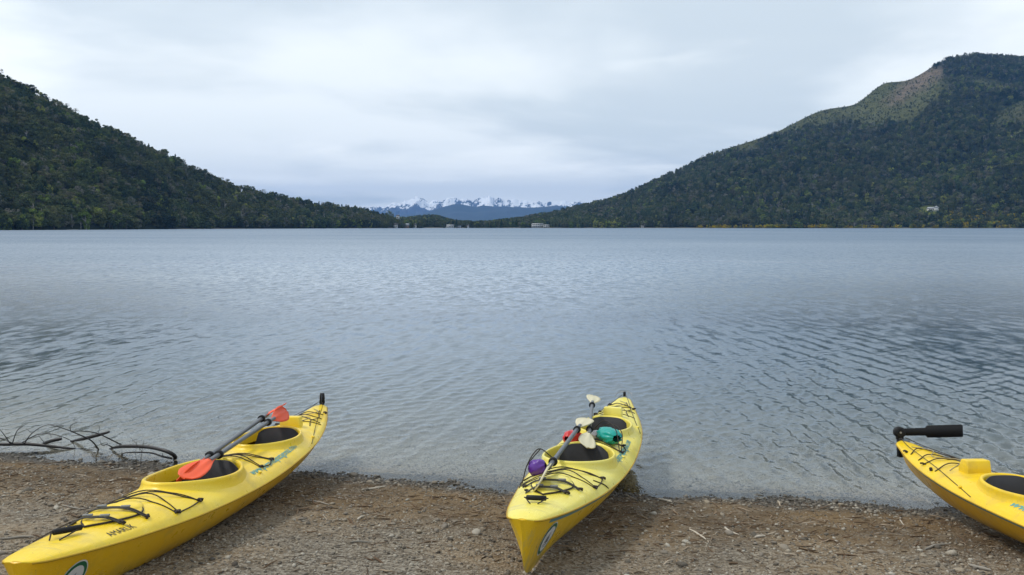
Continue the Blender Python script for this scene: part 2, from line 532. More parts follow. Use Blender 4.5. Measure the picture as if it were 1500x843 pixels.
def make_kayak(label, bow, heading, z_bow, z_stern, ym, hm, cfg):
    root = empty('kayak', (bow[0], bow[1], z_bow))
    tag(root, label, 'kayak', 'yellow double kayaks drawn up at the water')
    dirx = Vector((math.sin(heading) , math.cos(heading), 0))
    f = Vector((dirx.x, dirx.y, (z_stern - z_bow) / KL)).normalized()
    roll = cfg.get('roll', 0.0)
    side = Vector((0, 0, 1)).cross(f).normalized()          # local +y
    up = f.cross(side)
    m3 = Matrix((f, side, up)).transposed()
    m3 = m3 @ Matrix.Rotation(roll, 3, 'X')
    root.matrix_world = Matrix.Translation(root.location) @ m3.to_4x4()
    # hull
    ss = np.concatenate([[0, .006, .012, .02, .03, .045, .065, .09, .12, .16], np.linspace(.2, 4.3, 90), [4.36, 4.42, 4.48, 4.54, 4.58, 4.62, 4.65, 4.67, 4.685, 4.695, 4.7]])
    nv = 15
    vv = (np.linspace(0, 1, nv)) ** 2.0
    V = []
    for s in ss:
        row = [hull_pt(s, v, -1) for v in vv[::-1]] + [hull_pt(s, v, 1) for v in vv[1:]]
        V += row
    V = np.array(V, float)
    hb = MB().add(V, grid_faces(len(ss), 2 * nv - 1))
    for row in (0, len(ss) - 1):           # close stem and stern
        n_ = 2 * nv - 1
        r0 = row * n_
        mid = hb.n; nose = []
        for j in range(nv):                # a rounded nose between the two sides
            a_, b2 = V[r0 + j], V[r0 + n_ - 1 - j]
            m_ = (a_ + b2) / 2; m_[0] += (-.55 if row == 0 else .55) * abs(a_[1] - b2[1]) / 2
            nose.append(m_)
        hb.V.append(np.array(nose)); hb.n += nv
        for j in range(nv - 1):
            hb.F4.append(np.array([[r0 + j, mid + j, mid + j + 1, r0 + j + 1], [mid + j, r0 + n_ - 1 - j, r0 + n_ - 2 - j, mid + j + 1]]))
        sx_ = ss[row]; qd = np.linspace(1, -1, 9) * float(k_b(sx_))
        top_ = [V[r0], nose[0], V[r0 + n_ - 1]] + [np.array(dk(sx_, w_)) for w_ in qd]
        cen = np.mean(top_, 0)
        hb.add(np.vstack([top_, cen[None]]), [(j, (j + 1) % len(top_), len(top_)) for j in range(len(top_))])
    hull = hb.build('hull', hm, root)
    # deck with the two cockpit openings
    nq = 49
    q = np.sin(np.linspace(-1, 1, nq) * np.pi / 2)
    sd = np.concatenate([ss[:10], np.linspace(.2, 4.3, 230), ss[-11:]])
    Sg, Qg = np.meshgrid(sd, q, indexing='ij')
    Wg = Qg * k_b(Sg)
    Zg = deck_z(Sg, Wg)
    V = np.stack([Sg, -Wg, Zg], -1).reshape(-1, 3)
    F = grid_faces(len(sd), nq)
    cs = V[F].mean(1)
    keep = np.ones(len(F), bool)
    for ck in COCK:
        keep &= ~inside(cs[:, 0], -cs[:, 1], ck, 1.03)
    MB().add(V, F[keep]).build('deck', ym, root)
    # moulded seam along the edge
    for sd_ in (-1, 1):
        P = [(s, -sd_ * (float(k_b(s)) + .001), float(k_zs(s)) - 0.016 * min(1, float(k_b(s)) / 0.2) - .002) for s in np.linspace(.012, 4.69, 110)]
        MB().tube(P, 0.0048, 6).build('edge_seam', M['seam'], root)
    if cfg.get('stripe'):
        for sd_ in (-1, 1):
            A = [hull_pt(s, .905, sd_) for s in np.linspace(.16, 4.6, 120)]
            B = [hull_pt(s, .965, sd_) for s in np.linspace(.16, 4.6, 120)]
            off = np.array([0, -sd_ * .0022, 0])
            V = np.vstack([np.array(A, float) + off, np.array(B, float) + off])
            MB().add(V, grid_faces(2, 120)).build('pinstripe', M['stripe'], root)
    # cockpits
    th = np.linspace(0, 2 * np.pi, 64, endpoint=False)
    for ci, ck in enumerate(COCK):
        prof = [(1.12, 'd', -.004), (1.075, 'm', .18), (1.05, 'm', .6), (1.05, 'r', -.010), (1.035, 'r', .001), (1.01, 'r', .004), (.975, 'r', .001), (.962, 'r', -.010), (.955, 'r', -.04), (.95, 'r', -.09)]
        V = []
        for k, kind, dz in prof:
            s, w = egg(th, *ck, k)
            bb = k_b(s)
            w2 = np.sign(w) * np.minimum(np.abs(w), bb * 0.93)
            rz = rim_z(s, w2)
            dzv = deck_z(s, w2)
            z = dzv + dz if kind == 'd' else (dzv * (1 - dz) + rz * dz if kind == 'm' else rz + dz)
            V.append(np.stack([s, -w, z], -1))
        V = np.array(V)
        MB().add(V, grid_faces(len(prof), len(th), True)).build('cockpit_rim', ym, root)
        c, a, ww = ck
        # seat: curved backrest; black pan spread over the floor to darken the cockpit
        seat = MB()
        n1, n2 = 12, 9
        P = []
        for i in range(n1):
            for j in range(n2):
                s = c - a * .75 + (a * 1.62) * i / (n1 - 1)
                w = -0.19 + 0.38 * j / (n2 - 1)
                P.append((s, -w, .045 + .06 * abs(w / .19) ** 3 + .03 * (i / (n1 - 1)) ** 3))
        seat.add(P, grid_faces(n1, n2))
        seat.build('seat', M['foam'], root)
        br = MB()
        nu, nw = 13, 15
        P = np.zeros((2, nu, nw, 3))
        top = float(rim_z(c + a * .75)) + cfg.get('back_up', .005)
        for i in range(nu):
            for j in range(nw):
                u, v = i / (nu - 1), j / (nw - 1) * 2 - 1
                # rounded rectangle outline
                hw = .185 * (1 - .22 * abs(u * 2 - 1) ** 6)
                z = .07 + (top - .07) * u - .02 * abs(v) ** 5 * u
                sag = .05 * v * v
                s = c + a * .60 + .10 * u - sag
                bul = .028 * (1 - v ** 4) * (1 - (2 * u - 1) ** 4) + .004
                P[0, i, j] = (s - bul, -v * hw, z)
                P[1, i, j] = (s + bul, -v * hw, z)
        g = grid_faces(nu, nw)
        br.add(P[0].reshape(-1, 3), g); br.add(P[1].reshape(-1, 3), g[:, ::-1])
        # close the edge
        idx = [(i, 0) for i in range(nu)] + [(nu - 1, j) for j in range(1, nw)] + [(i, nw - 1) for i in range(nu - 2, -1, -1)] + [(0, j) for j in range(nw - 2, 0, -1)]
        e0 = np.array([P[0][i, j] for i, j in idx]); e1 = np.array([P[1][i, j] for i, j in idx])
        br.add(np.vstack([e0, e1]), grid_faces(2, len(idx), True))
        br.build('backrest', M['foam'], root)
        for sgn in (-1, 1):
            fx = MB()
            p = dk(c + a * .98, sgn * ww * 1.12, .004)
            fx.box(p, (.05, .022, .012), (0, 0, sgn * .5))
            bevel(fx.build('rim_fitting', ym, root, smooth=False), .004)
    # moulded block behind the rear cockpit
    pod = MB()
    s0, hw, hh, ln = 3.66, .088, .088, .10
    pv = []
    for (z, fw, f0, f1) in ((-.03, 1.0, 0.0, 1.15), (.02, 1.0, 0.0, 1.1), (hh * .92, .96, .05, .86), (hh, .90, .10, .80)):
        for (a_, b2) in ((f0, -1), (f1, -1), (f1, 1), (f0, 1)):
            x = s0 + ln * a_
            pv.append((x, b2 * hw * fw, float(deck_z(x, 0)) + z))
    pod.add(pv, np.vstack([grid_faces(4, 4, True), [[12, 13, 14, 15]]]))
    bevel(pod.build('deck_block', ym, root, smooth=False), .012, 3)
    # bow: carrying toggle on its cord, hatch, straps
    tg = MB()
    p0 = np.array(dk(.315, -.055, .026)); p1 = np.array(dk(.335, .055, .026))
    if cfg.get('toggle_fwd'):
        p0 = np.array(dk(.30, -.03, .03)); p1 = np.array(dk(.42, .035, .026))
    tp = [p0, p0 * .97 + p1 * .03, p0 * .6 + p1 * .4, p0 * .03 + p1 * .97, p1]
    tgo = tg.tube(tp, [.008, .0135, .0145, .0135, .008], 10).build('toggle_handle', M['black'], root)
    MB().tube(spline([dk(.26, -.02, .004), p0 + np.array([-.01, 0, 0]), p0, p1, p1 + np.array([-.01, 0, 0]), dk(.27, .02, .004)], 6), .0035, 6).build('toggle_cord', M['cord'], tgo)
    hat = rounded([(.50, 0), (.60, .07), (.76, .125), (.86, .10), (.90, 0), (.86, -.10), (.76, -.125), (.60, -.07)], 5)
    hc = deck_patch(root, hat, .014, 'hatch_cover', cfg['hatch_mat'])
    disc = [(.84 + .085 * math.cos(a), .03 + .075 * math.sin(a)) for a in np.linspace(0, 2 * np.pi, 28, endpoint=False)]
    deck_patch(root, disc, .016, 'hatch_disc', cfg['disc_mat'])
    hp = MB().tube([dk(s, w, .006) for s, w in hat + hat[:1]], .005, 6).build('hatch_gasket', M['cord'], hc)
    for k, (s, half) in enumerate(((.58, .115), (.74, .165))):
        st = MB()
        pts = [(s + .03 * (1 if k else -.5), -half, .004), (s + .01, -half * .55, .024), (s, 0, .030), (s + .02, half * .5, .026), (s + .045, half, .006)]
        for d_ in (-.009, .009):
            st.tube(spline([dk(a[0] + d_, a[1], a[2]) for a in pts], 6), .0042, 6)
        so = st.build('hatch_strap', M['strap'], root)
        for (fr) in (.12, .58):
            a = np.array(dk(s + .02, half * (fr * 1.6 - .55), .034))
            bevel(MB().box(a, (.024, .045, .010), (0, 0, .25)).build('buckle', M['webgrey'], so, smooth=False), .003)
        knot(root, s + .045, half, .011); knot(root, s + .02, -half, .010)
    # cords in front of the front cockpit
    for pts in cfg['cords']:
        cord(root, pts)
    for (s, w) in cfg['knots']:
        knot(root, s, w, .011)
    # small grab line and rope work on the rear deck
    rg = random.Random(cfg['seed'])
    for k in range(4):
        s = 3.9 + .16 * k
        b_ = float(k_b(s)) * .82
        cord(root, [(s + rg.uniform(-.05, .05), -b_, 0), (s + rg.uniform(-.08, .08), -b_ * .2, .012), (s + rg.uniform(-.1, .1), b_, 0)], .0042)
        knot(root, s + rg.uniform(-.04, .04), b_ * rg.choice((-1, 1)), .012)
    cord(root, [(3.80, -.13, 0), (4.0, .08, .02), (4.15, -.05, .012), (4.34, .06, .015), (4.5, -.02, 0)], .0036, 'rope', 'rope')
    cord(root, [(3.80, .14, 0), (3.97, .10, .01), (4.12, .13, .012), (4.3, .08, .01), (4.45, .05, 0)], .0042)
    # rudder
    ang, up_ = cfg['rudder']
    piv = np.array([4.70, 0, float(k_zs(4.68)) + .02])
    rud = empty('rudder'); rud.parent = root
    if cfg.get('frame_only'):
        MB().tube(spline([piv + np.array([-.05, -.09, .0]), piv + np.array([.02, -.07, .03]), piv + np.array([.03, .0, .045]), piv + np.array([.02, .07, .03]), piv + np.array([-.05, .09, 0])], 6), .004, 7).build('wire_frame', M['steel'], rud)
        MB().box(piv + np.array([.012, 0, .02]), (.03, .025, .05)).build('bracket', M['black'], rud, smooth=False)
    else:
      MB().box(piv + np.array([.018, 0, -.07]), (.045, .03, .16)).box(piv + np.array([.018, 0, .012]), (.03, .05, .03)).build('bracket', M['black'], rud, smooth=False)
    hub = piv + np.array([.02, 0, .055])
    d = np.array([-math.cos(ang), -math.sin(ang), up_]); d /= np.linalg.norm(d)
    nrm = np.cross(d, [0, 0, 1.0]); nrm /= np.linalg.norm(nrm)
    upv = np.cross(nrm, d)
    if not cfg.get('frame_only'): MB().tube([hub - nrm * .024, hub - nrm * .02, hub + nrm * .02, hub + nrm * .024], [.03, .046, .046, .03], 18).build('wheel', M['black'], rud)
    if not cfg.get('frame_only'): MB().tube([hub - nrm * .030, hub + nrm * .030], .009, 8).build('bolt', M['steel'], rud)
    if cfg.get('blade', True):
        prof2 = [(.02, .030), (.21, .032), (.225, .050), (.50, .052), (.512, .046)]
        V = []
        for (l_, h) in prof2:
            for (hh_, t_) in ((-1, .003), (0, .0035), (1, .003), (1, -.003), (0, -.0035), (-1, -.003)):
                V.append(hub + d * l_ + upv * h * hh_ + nrm * t_)
        bl = MB(); bl.add(V, grid_faces(len(prof2), 6, True))
        n0 = (len(prof2) - 1) * 6
        bl.F4.append(np.array([[n0, n0 + 1, n0 + 4, n0 + 5], [n0 + 1, n0 + 2, n0 + 3, n0 + 4]]))
        bl.build('blade', M['black'], rud, smooth=False)
    for sg in (-1, 1):
        cord(root, [(3.30, sg * .30, .004), (3.9, sg * .17, .012), (4.45, sg * .07, .02), (4.66, sg * .02, .03)], .0028, 'cord', 'rudder_line')
    # web address along the side of the deck
    Vt, Ft = text_mesh('www.puravidapatagonia.com', cfg.get('url_size', .072), .35)
    Vo, Fo = text_mesh('www.puravidapatagonia.com', cfg.get('url_size', .072), .35, .0012)
    wl = Vt[:, 0].max()
    for (VV, FF, nm, mt, lift) in ((Vo, Fo, 'lettering_edge', 'letter_white', .0022), (Vt, Ft, 'lettering', 'turq', .0032)):
        k = cfg['url_len'] / wl
        s = cfg['url_s'] + cfg['url_dir'] * VV[:, 0] * k
        edge = k_b(s) * cfg.get('url_edge', .80)
        w = cfg['url_side'] * (edge - cfg['url_dir'] * cfg['url_side'] * -1 * VV[:, 1] * 0 - (VV[:, 1]) * 1.0)
        P = np.stack([s, -w, deck_z(s, w) + lift], -1)
        MB().add(P, FF).build(nm, M[mt], root, smooth=False)
    if cfg.get('name_text'):
        Vn, Fn = text_mesh(cfg['name_text'], .052)
        s = .46 + Vn[:, 0] * .9
        w = k_b(s) * .84 - Vn[:, 1]
        MB().add(np.stack([s, -w, deck_z(s, w) + .0022], -1), Fn).build('name_lettering', M['ink'], root, smooth=False)
    # club sticker on the side of the bow
    if cfg.get('sticker', True):
        sc, vc = cfg.get('st_pos', (.27, .56))
        stk = None
        for nm, mt, r0, lift in (('sticker', 'st_white', 1.16, .002), ('sticker_ring', 'st_green', 1.08, .003), ('sticker_field', 'st_white', .86, .004)):
            V = [(sc, vc)]
            for a in np.linspace(0, 2 * np.pi, 40, endpoint=False):
                V.append((sc + .066 * r0 * math.cos(a), vc + .27 * r0 * math.sin(a)))
            P = np.array([hull_pt(s, v, 1) for s, v in V], float); P[:, 1] -= lift; P[:, 0] -= lift * .5
            o = MB().add(P, [(0, 1 + j, 1 + (j + 1) % 40) for j in range(40)]).build(nm, M[mt], root if stk is None else stk, smooth=False)
            stk = stk or o
        mk = MB()
        for poly in ([(-.4, -.28), (.05, .52), (.12, -.28)], [(-.02, -.28), (.25, .2), (.45, -.28)], [(-.45, -.42), (-.45, -.36), (.45, -.36), (.45, -.42)], [(-.3, -.56), (-.3, -.50), (.3, -.50), (.3, -.56)]):
            P = np.array([hull_pt(sc + .066 * a, vc + .27 * b2, 1) for a, b2 in poly], float); P[:, 1] -= .005; P[:, 0] -= .0025
            mk.add(P, [list(range(len(poly)))])
        mk.build('sticker_print', M['st_grey'], stk, smooth=False)
    return root

def wpt(k, s, w, lift=0.0):
    return k.matrix_world @ Vector(dk(s, w, lift))

X_FRONT = [[(.86, -.215, .0), (.96, .0, .014), (.98, .225, .0)], [(.90, -.22, .0), (1.06, .02, .016), (1.00, .23, .0)],
           [(1.05, -.24, .0), (1.14, -.02, .014), (1.24, .238, .0)], [(1.08, -.245, .0), (1.08, .03, .020), (1.25, .24, .0)], [(.99, .23, 0), (1.12, .243, .004), (1.245, .24, 0)]]
X_MID = [[(2.18, -.29, 0), (2.30, 0, .012), (2.22, .25, 0)], [(2.20, -.29, 0), (2.34, .02, .014), (2.24, .25, 0)],
         [(2.42, -.28, 0), (2.36, .02, .012), (2.46, .24, 0)], [(2.44, -.28, 0), (2.40, .03, .012), (2.48, .24, 0)], [(2.24, .25, 0), (2.35, .27, .006), (2.46, .24, 0)]]
base_cfg = dict(knots=[(1.245, .24), (.99, .228), (2.23, .25), (2.47, .24)], cords=X_FRONT + X_MID, hatch_mat='yellow_a', disc_mat='yellow_a',
                url_s=2.02, url_dir=1, url_side=1, url_len=1.0, rudder=(.12, .25), seed=3)
def kcfg(**k):
    c = dict(base_cfg); c.update(k); return c
side_line = [[(.34, -.145, .004), (.7, -.215, .02), (1.15, -.275, .004)], [(1.1, -.28, .006), (1.9, -.325, .012), (2.5, -.32, .004)]]
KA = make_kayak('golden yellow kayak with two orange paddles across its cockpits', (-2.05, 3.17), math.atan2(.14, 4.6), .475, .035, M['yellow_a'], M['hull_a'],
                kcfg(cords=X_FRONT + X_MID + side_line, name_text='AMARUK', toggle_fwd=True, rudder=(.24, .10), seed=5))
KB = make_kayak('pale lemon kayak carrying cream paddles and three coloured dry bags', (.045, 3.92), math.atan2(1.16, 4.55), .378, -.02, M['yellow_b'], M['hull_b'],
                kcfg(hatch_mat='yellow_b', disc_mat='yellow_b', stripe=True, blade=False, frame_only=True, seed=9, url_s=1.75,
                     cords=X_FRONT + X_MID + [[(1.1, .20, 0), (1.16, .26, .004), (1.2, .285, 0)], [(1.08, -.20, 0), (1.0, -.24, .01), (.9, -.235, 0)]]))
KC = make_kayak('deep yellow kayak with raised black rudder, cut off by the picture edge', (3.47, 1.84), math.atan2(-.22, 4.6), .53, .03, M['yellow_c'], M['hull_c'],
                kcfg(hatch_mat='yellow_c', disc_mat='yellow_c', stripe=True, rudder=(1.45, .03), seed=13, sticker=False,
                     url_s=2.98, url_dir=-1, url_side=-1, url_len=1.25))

# ------------------------------------------------------------------ beach and lake bed
def fan_grid(rows, half_deg, ncol):
    a = np.linspace(-R(half_deg), R(half_deg), ncol)
    rr, aa = np.meshgrid(rows, np.tan(a), indexing='ij')
    return rr * aa, rr
t = NT('beach gravel')
v = t.coord()
cell = t.voro(v, 55, 'Color')
cs_ = t.n('ShaderNodeSeparateColor'); t.l(cell, cs_.inputs[0])
peb = t.ramp(cs_.outputs[0], [(0.0, (0.085, 0.066, 0.045)), (0.35, (0.17, 0.142, 0.108)), (0.7, (0.26, 0.225, 0.175)), (1.0, (0.36, 0.325, 0.27))])
soil = t.mix(t.noise(v, 30, 5), (0.050, 0.032, 0.018), (0.17, 0.115, 0.060))
wet = t.attr('wet'); litter = t.attr('litter')
c = t.mix(t.math('MULTIPLY', litter, t.ramp(t.noise(v, 7, 5), [(0.3, 0.45), (0.6, 1.0)])), peb, soil)
gold = t.ramp(t.noise(v, 1.1, 3), [(0.4, 0.0), (0.62, 1.0)])
c = t.mix(t.math('MULTIPLY', gold, 0.32), c, (0.34, 0.22, 0.10))
c = t.mix(t.attr('silt'), c, t.mix(0.6, c, (0.46, 0.43, 0.37)))
c = t.mix(wet, c, t.mix(0.75, c, (0.012, 0.011, 0.009)))
hgt = t.math('ADD', t.voro(v, 55), t.math('MULTIPLY', t.noise(v, 90, 5, 0.7), 0.8))
t.pbr(c, t.math('SUBTRACT', 0.92, t.math('MULTIPLY', wet, 0.5)), t.bump(hgt, 0.9, 0.02), 0.3)
M['beach'] = t.m
def litter_at(x, y):
    d = water_edge(x) - y
    band = np.exp(-((d - 0.75) / 0.85) ** 2)
    return np.clip(band * 1.25 + 0.35 * fbm(x * 1.3, y * 1.3, 4, 41) * (d > 0), 0, 1) * (d > -0.4)
def wet_at(x, y):
    d = water_edge(x) - y + 0.07 * fbm(x * 1.1, y * 1.1, 3, 5)
    w = np.clip(1 - (d - 0.10) / (0.24 + 0.14 * fbm(x * 3, y * 3, 3, 51)), 0, 1)
    return np.where(d < -.22, .1, w)
def silt_at(x, y):
    d = water_edge(x) - y
    return np.clip((-d - .15) / .5, 0, 1)
rows = np.concatenate([np.linspace(-60, -7, 12), np.arange(-6, 2.4, .3), np.arange(2.4, 13, .035), np.geomspace(13, 60, 50)])
xs = np.concatenate([np.linspace(-60, -7, 40), np.arange(-6.9, 6.9, .035), np.linspace(7, 60, 40)])
Y, X = np.meshgrid(rows, xs, indexing='ij')
Z = ground(X, Y)
me = mesh_np('beach', np.stack([X, Y, Z], -1).reshape(-1, 3), grid_faces(len(rows), len(xs)), M['beach'])
for nm, fn in (('wet', wet_at), ('litter', litter_at), ('silt', silt_at)):
    a = me.attributes.new(nm, 'FLOAT', 'POINT'); a.data.foreach_set('value', fn(X, Y).ravel().astype(np.float32))
beach = tag(link('beach', me), kind='structure')
# the deep lake floor and the country beyond, one sheet to the horizon
M['deep'] = m_plain('dark lake floor', (0.02, 0.035, 0.035), 0.9, 0.3, 0.05)
V = [(-7900, -1900, -14), (7900, -1900, -14), (7900, 12900, -14), (-7900, 12900, -14)]
tag(link('ground', mesh_np('ground', V, [[0, 1, 2, 3]], M['deep'])), kind='structure')

# ------------------------------------------------------------------ lake
def waves(x, y):
    r = np.hypot(x, y)
    z = np.zeros_like(x)
    g = np.random.default_rng(3)
    edge = np.clip((y - water_edge(x)) / 1.2, 0.05, 1)
    # wind ripples run across the view, crests lying nearly along it; gusts come in patches
    gust = np.clip(0.55 + 1.2 * fbm(x * 0.10 + 4, y * 0.055, 3, 61), 0.12, 1.35)
    gust = gust * np.clip(0.42 + 0.80 * np.abs(x) / (0.42 * y + 2.0), 0.35, 1.25)
    for k in range(20):
        lam = g.uniform(.17, .40) if k < 14 else g.uniform(.10, .17)
        th = g.normal(0.05, 0.19) if k % 3 else g.normal(-0.25, 0.28)
        kx, ky = math.cos(th), math.sin(th)
        amp = .0029 * (lam / .35) ** 1.0
        lod = np.clip(lam / (np.maximum(.02, r * r / 2570 * .9) * 2.2) - .3, 0, 1)
        ph = g.uniform(0, 6.28)
        wob = 0.9 * fbm(x * 0.5 + k, y * 0.35, 2, 70 + k)
        q = 2 * np.pi / lam * (kx * x + ky * y) + ph + wob * 2.0
        pat = np.clip(.25 + 1.5 * vnoise(x * .45 + 3.1 * k, y * .22 + 1.7 * k, 400 + k), .2, 1.5)
        z += amp * lod * pat * (np.exp(1.25 * np.sin(q)) - 1.43) * .62
    for k in range(12):                    # small chop from everywhere
        lam = g.uniform(.10, .28); th = g.uniform(0, 6.28)
        lod = np.clip(lam / (np.maximum(.02, r * r / 2570 * .9) * 2.2) - .4, 0, 1)
        z += .0007 * lod * np.sin(2 * np.pi / lam * (math.cos(th) * x + math.sin(th) * y) + g.uniform(0, 6.28))
    return z * gust * edge
r_ = [3.6]
while r_[-1] < 95:
    r_.append(r_[-1] + max(.024, r_[-1] ** 2 / 2570 * .85))
rows = np.array(r_ + list(np.geomspace(100, 6000, 40)))
tn = np.concatenate([np.linspace(-6, -.95, 60), np.linspace(-.94, .94, 980), np.linspace(.95, 6, 60)])
RR, TT = np.meshgrid(rows, tn, indexing='ij')
X, Y = RR * TT, RR
Z = waves(X, Y)
t = NT('lake water')
gp = t.n('ShaderNodeNewGeometry')
mp = t.n('ShaderNodeMapping'); t.l(gp.outputs['Position'], mp.inputs[0]); mp.inputs['Scale'].default_value = (1.0, 0.55, 1)
n1 = t.noise(mp.outputs[0], 13.0, 3, 0.6)
mp2 = t.n('ShaderNodeMapping'); t.l(gp.outputs['Position'], mp2.inputs[0]); mp2.inputs['Scale'].default_value = (1.0, 0.45, 1)
n2 = t.noise(mp2.outputs[0], 1.3, 4, 0.6)
gust = t.ramp(t.noise(t.coord(scale=(0.012, 0.004, 1)), 1.0, 4), [(0.3, 0.35), (0.7, 1.0)])
h = t.math('ADD', t.math('MULTIPLY', n1, 0.0055), t.math('MULTIPLY', t.math('MULTIPLY', n2, t.math('MULTIPLY', t.ramp(t.attr('unresolved'), [(0.06, 0.12), (0.25, 1.0)]), 0.05)), gust))
nm = t.bump(h, 1.0, 1.0)
# ripples finer than a pixel: slopes taken straight from noise, so they average out properly
nc = t.n('ShaderNodeTexNoise'); t.l(mp2.outputs[0], nc.inputs['Vector'])
nc.inputs['Scale'].default_value = 4.2; nc.inputs['Detail'].default_value = 3; nc.inputs['Roughness'].default_value = 0.6
sv = t.n('ShaderNodeVectorMath', operation='SUBTRACT'); t.l(nc.outputs['Color'], sv.inputs[0]); sv.inputs[1].default_value = (.5, .5, .5)
ml = t.n('ShaderNodeVectorMath', operation='MULTIPLY'); t.l(sv.outputs[0], ml.inputs[0]); ml.inputs[1].default_value = (.9, .9, 0)
sc_ = t.n('ShaderNodeVectorMath', operation='SCALE'); t.l(ml.outputs[0], sc_.inputs[0])
t.l(t.math('MULTIPLY', gust, t.ramp(t.attr('unresolved'), [(0.06, 0.10), (0.22, 1.0)])), sc_.inputs['Scale'])
ad = t.n('ShaderNodeVectorMath', operation='ADD'); t.l(nm, ad.inputs[0]); t.l(sc_.outputs[0], ad.inputs[1])
nz_ = t.n('ShaderNodeVectorMath', operation='NORMALIZE'); t.l(ad.outputs[0], nz_.inputs[0])
nm = nz_.outputs[0]
fr = t.n('ShaderNodeFresnel'); fr.inputs['IOR'].default_value = 1.333; t.l(nm, fr.inputs['Normal'])
gl = t.n('ShaderNodeBsdfGlossy'); t.l(t.attr('unresolved'), gl.inputs['Roughness']); t.l(nm, gl.inputs['Normal'])
gl.inputs['Color'].default_value = (0.95, 0.98, 1.0, 1)
tr = t.n('ShaderNodeBsdfTransparent'); tr.inputs['Color'].default_value = (0.95, 0.98, 0.98, 1)
ms = t.n('ShaderNodeMixShader'); 
gz_ = t.ramp(t.noise(t.coord(scale=(0.010, 0.028, 1)), 1.0, 5, .6), [(0.3, 0.84), (0.7, 1.10)])
cap = t.math('MULTIPLY', gz_, t.attr('reflect'))
t.l(t.math('MULTIPLY', fr.outputs[0], cap, True), ms.inputs[0])
body = t.n('ShaderNodeBsdfDiffuse'); body.inputs['Color'].default_value = (0.035, 0.088, 0.165, 1)
mb_ = t.n('ShaderNodeMixShader'); t.l(t.attr('deep'), mb_.inputs[0]); t.l(tr.outputs[0], mb_.inputs[1]); t.l(body.outputs[0], mb_.inputs[2])
t.l(mb_.outputs[0], ms.inputs[1]); t.l(gl.outputs[0], ms.inputs[2])
t.l(ms.outputs[0], t.out.inputs['Surface'])
va = t.n('ShaderNodeVolumeAbsorption'); va.inputs['Color'].default_value = (0.50, 0.70, 0.78, 1); va.inputs['Density'].default_value = 0.30
t.l(va.outputs[0], t.out.inputs['Volume'])
M['water'] = t.m
me = mesh_np('water', np.stack([X, Y, Z], -1).reshape(-1, 3), grid_faces(len(rows), len(tn)), M['water'])
# slope of the ripples too small for the mesh, as roughness
a = me.attributes.new('unresolved', 'FLOAT', 'POINT')
a.data.foreach_set('value', np.interp(np.hypot(X, Y), [5, 9, 14, 22, 40, 100, 500], [.04, .06, .12, .20, .26, .33, .38]).ravel().astype(np.float32))
a = me.attributes.new('reflect', 'FLOAT', 'POINT')   # mirror strength by distance: raised near to brighten it, cut far for ripples
a.data.foreach_set('value', np.interp(np.hypot(X, Y), [5, 18, 30, 60, 150, 500], [1.25, 1.15, .92, .64, .44, .38]).ravel().astype(np.float32))
# how far the water body itself hides the bed
a = me.attributes.new('deep', 'FLOAT', 'POINT')
a.data.foreach_set('value', (1 - np.exp(np.minimum(ground(X, np.minimum(Y, 60)), 0) * .85)).ravel().astype(np.float32))
lake = tag(link('water', me), kind='structure')

# ------------------------------------------------------------------ scattering
def scatter(name, pts, rot, scl, idx, protos, kind='stuff', label=None, parent=None):
    """one object whose geometry nodes place copies of the prototypes on its points"""
    coll = bpy.data.collections.new(name + '_kinds')
    for k, me in enumerate(protos):
        o = bpy.data.objects.new(f'{name}_kind_{k:02d}', me); coll.objects.link(o)
    me = bpy.data.meshes.new(name)
    n = len(pts)
    me.vertices.add(n); me.vertices.foreach_set('co', np.asarray(pts, np.float32).ravel())
    a = me.attributes.new('rot', 'FLOAT_VECTOR', 'POINT'); a.data.foreach_set('vector', np.asarray(rot, np.float32).ravel())
    a = me.attributes.new('scl', 'FLOAT_VECTOR', 'POINT'); a.data.foreach_set('vector', np.asarray(scl, np.float32).ravel())
    a = me.attributes.new('idx', 'INT', 'POINT'); a.data.foreach_set('value', np.asarray(idx, np.int32))
    o = link(name, me, parent)
    ng = bpy.data.node_groups.new(name + '_nodes', 'GeometryNodeTree')
    ng.interface.new_socket('Geometry', in_out='INPUT', socket_type='NodeSocketGeometry')
    ng.interface.new_socket('Geometry', in_out='OUTPUT', socket_type='NodeSocketGeometry')
    N = ng.nodes
    gi, go = N.new('NodeGroupInput'), N.new('NodeGroupOutput')
    ip = N.new('GeometryNodeInstanceOnPoints')
    ci = N.new('GeometryNodeCollectionInfo'); ci.inputs['Collection'].default_value = coll
    ci.inputs['Separate Children'].default_value = True; ci.inputs['Reset Children'].default_value = True
    ip.inputs['Pick Instance'].default_value = True
    def at_(nm, ty):
        x = N.new('GeometryNodeInputNamedAttribute'); x.data_type = ty; x.inputs['Name'].default_value = nm
        return x.outputs['Attribute']
    ng.links.new(gi.outputs[0], ip.inputs['Points'])
    ng.links.new(ci.outputs[0], ip.inputs['Instance'])
    ng.links.new(at_('idx', 'INT'), ip.inputs['Instance Index'])
    ng.links.new(at_('rot', 'FLOAT_VECTOR'), ip.inputs['Rotation'])
    ng.links.new(at_('scl', 'FLOAT_VECTOR'), ip.inputs['Scale'])
    ng.links.new(ip.outputs[0], go.inputs[0])
    md = o.modifiers.new('scatter', 'NODES'); md.node_group = ng
    tag(o, label, None, None, kind)
    return o

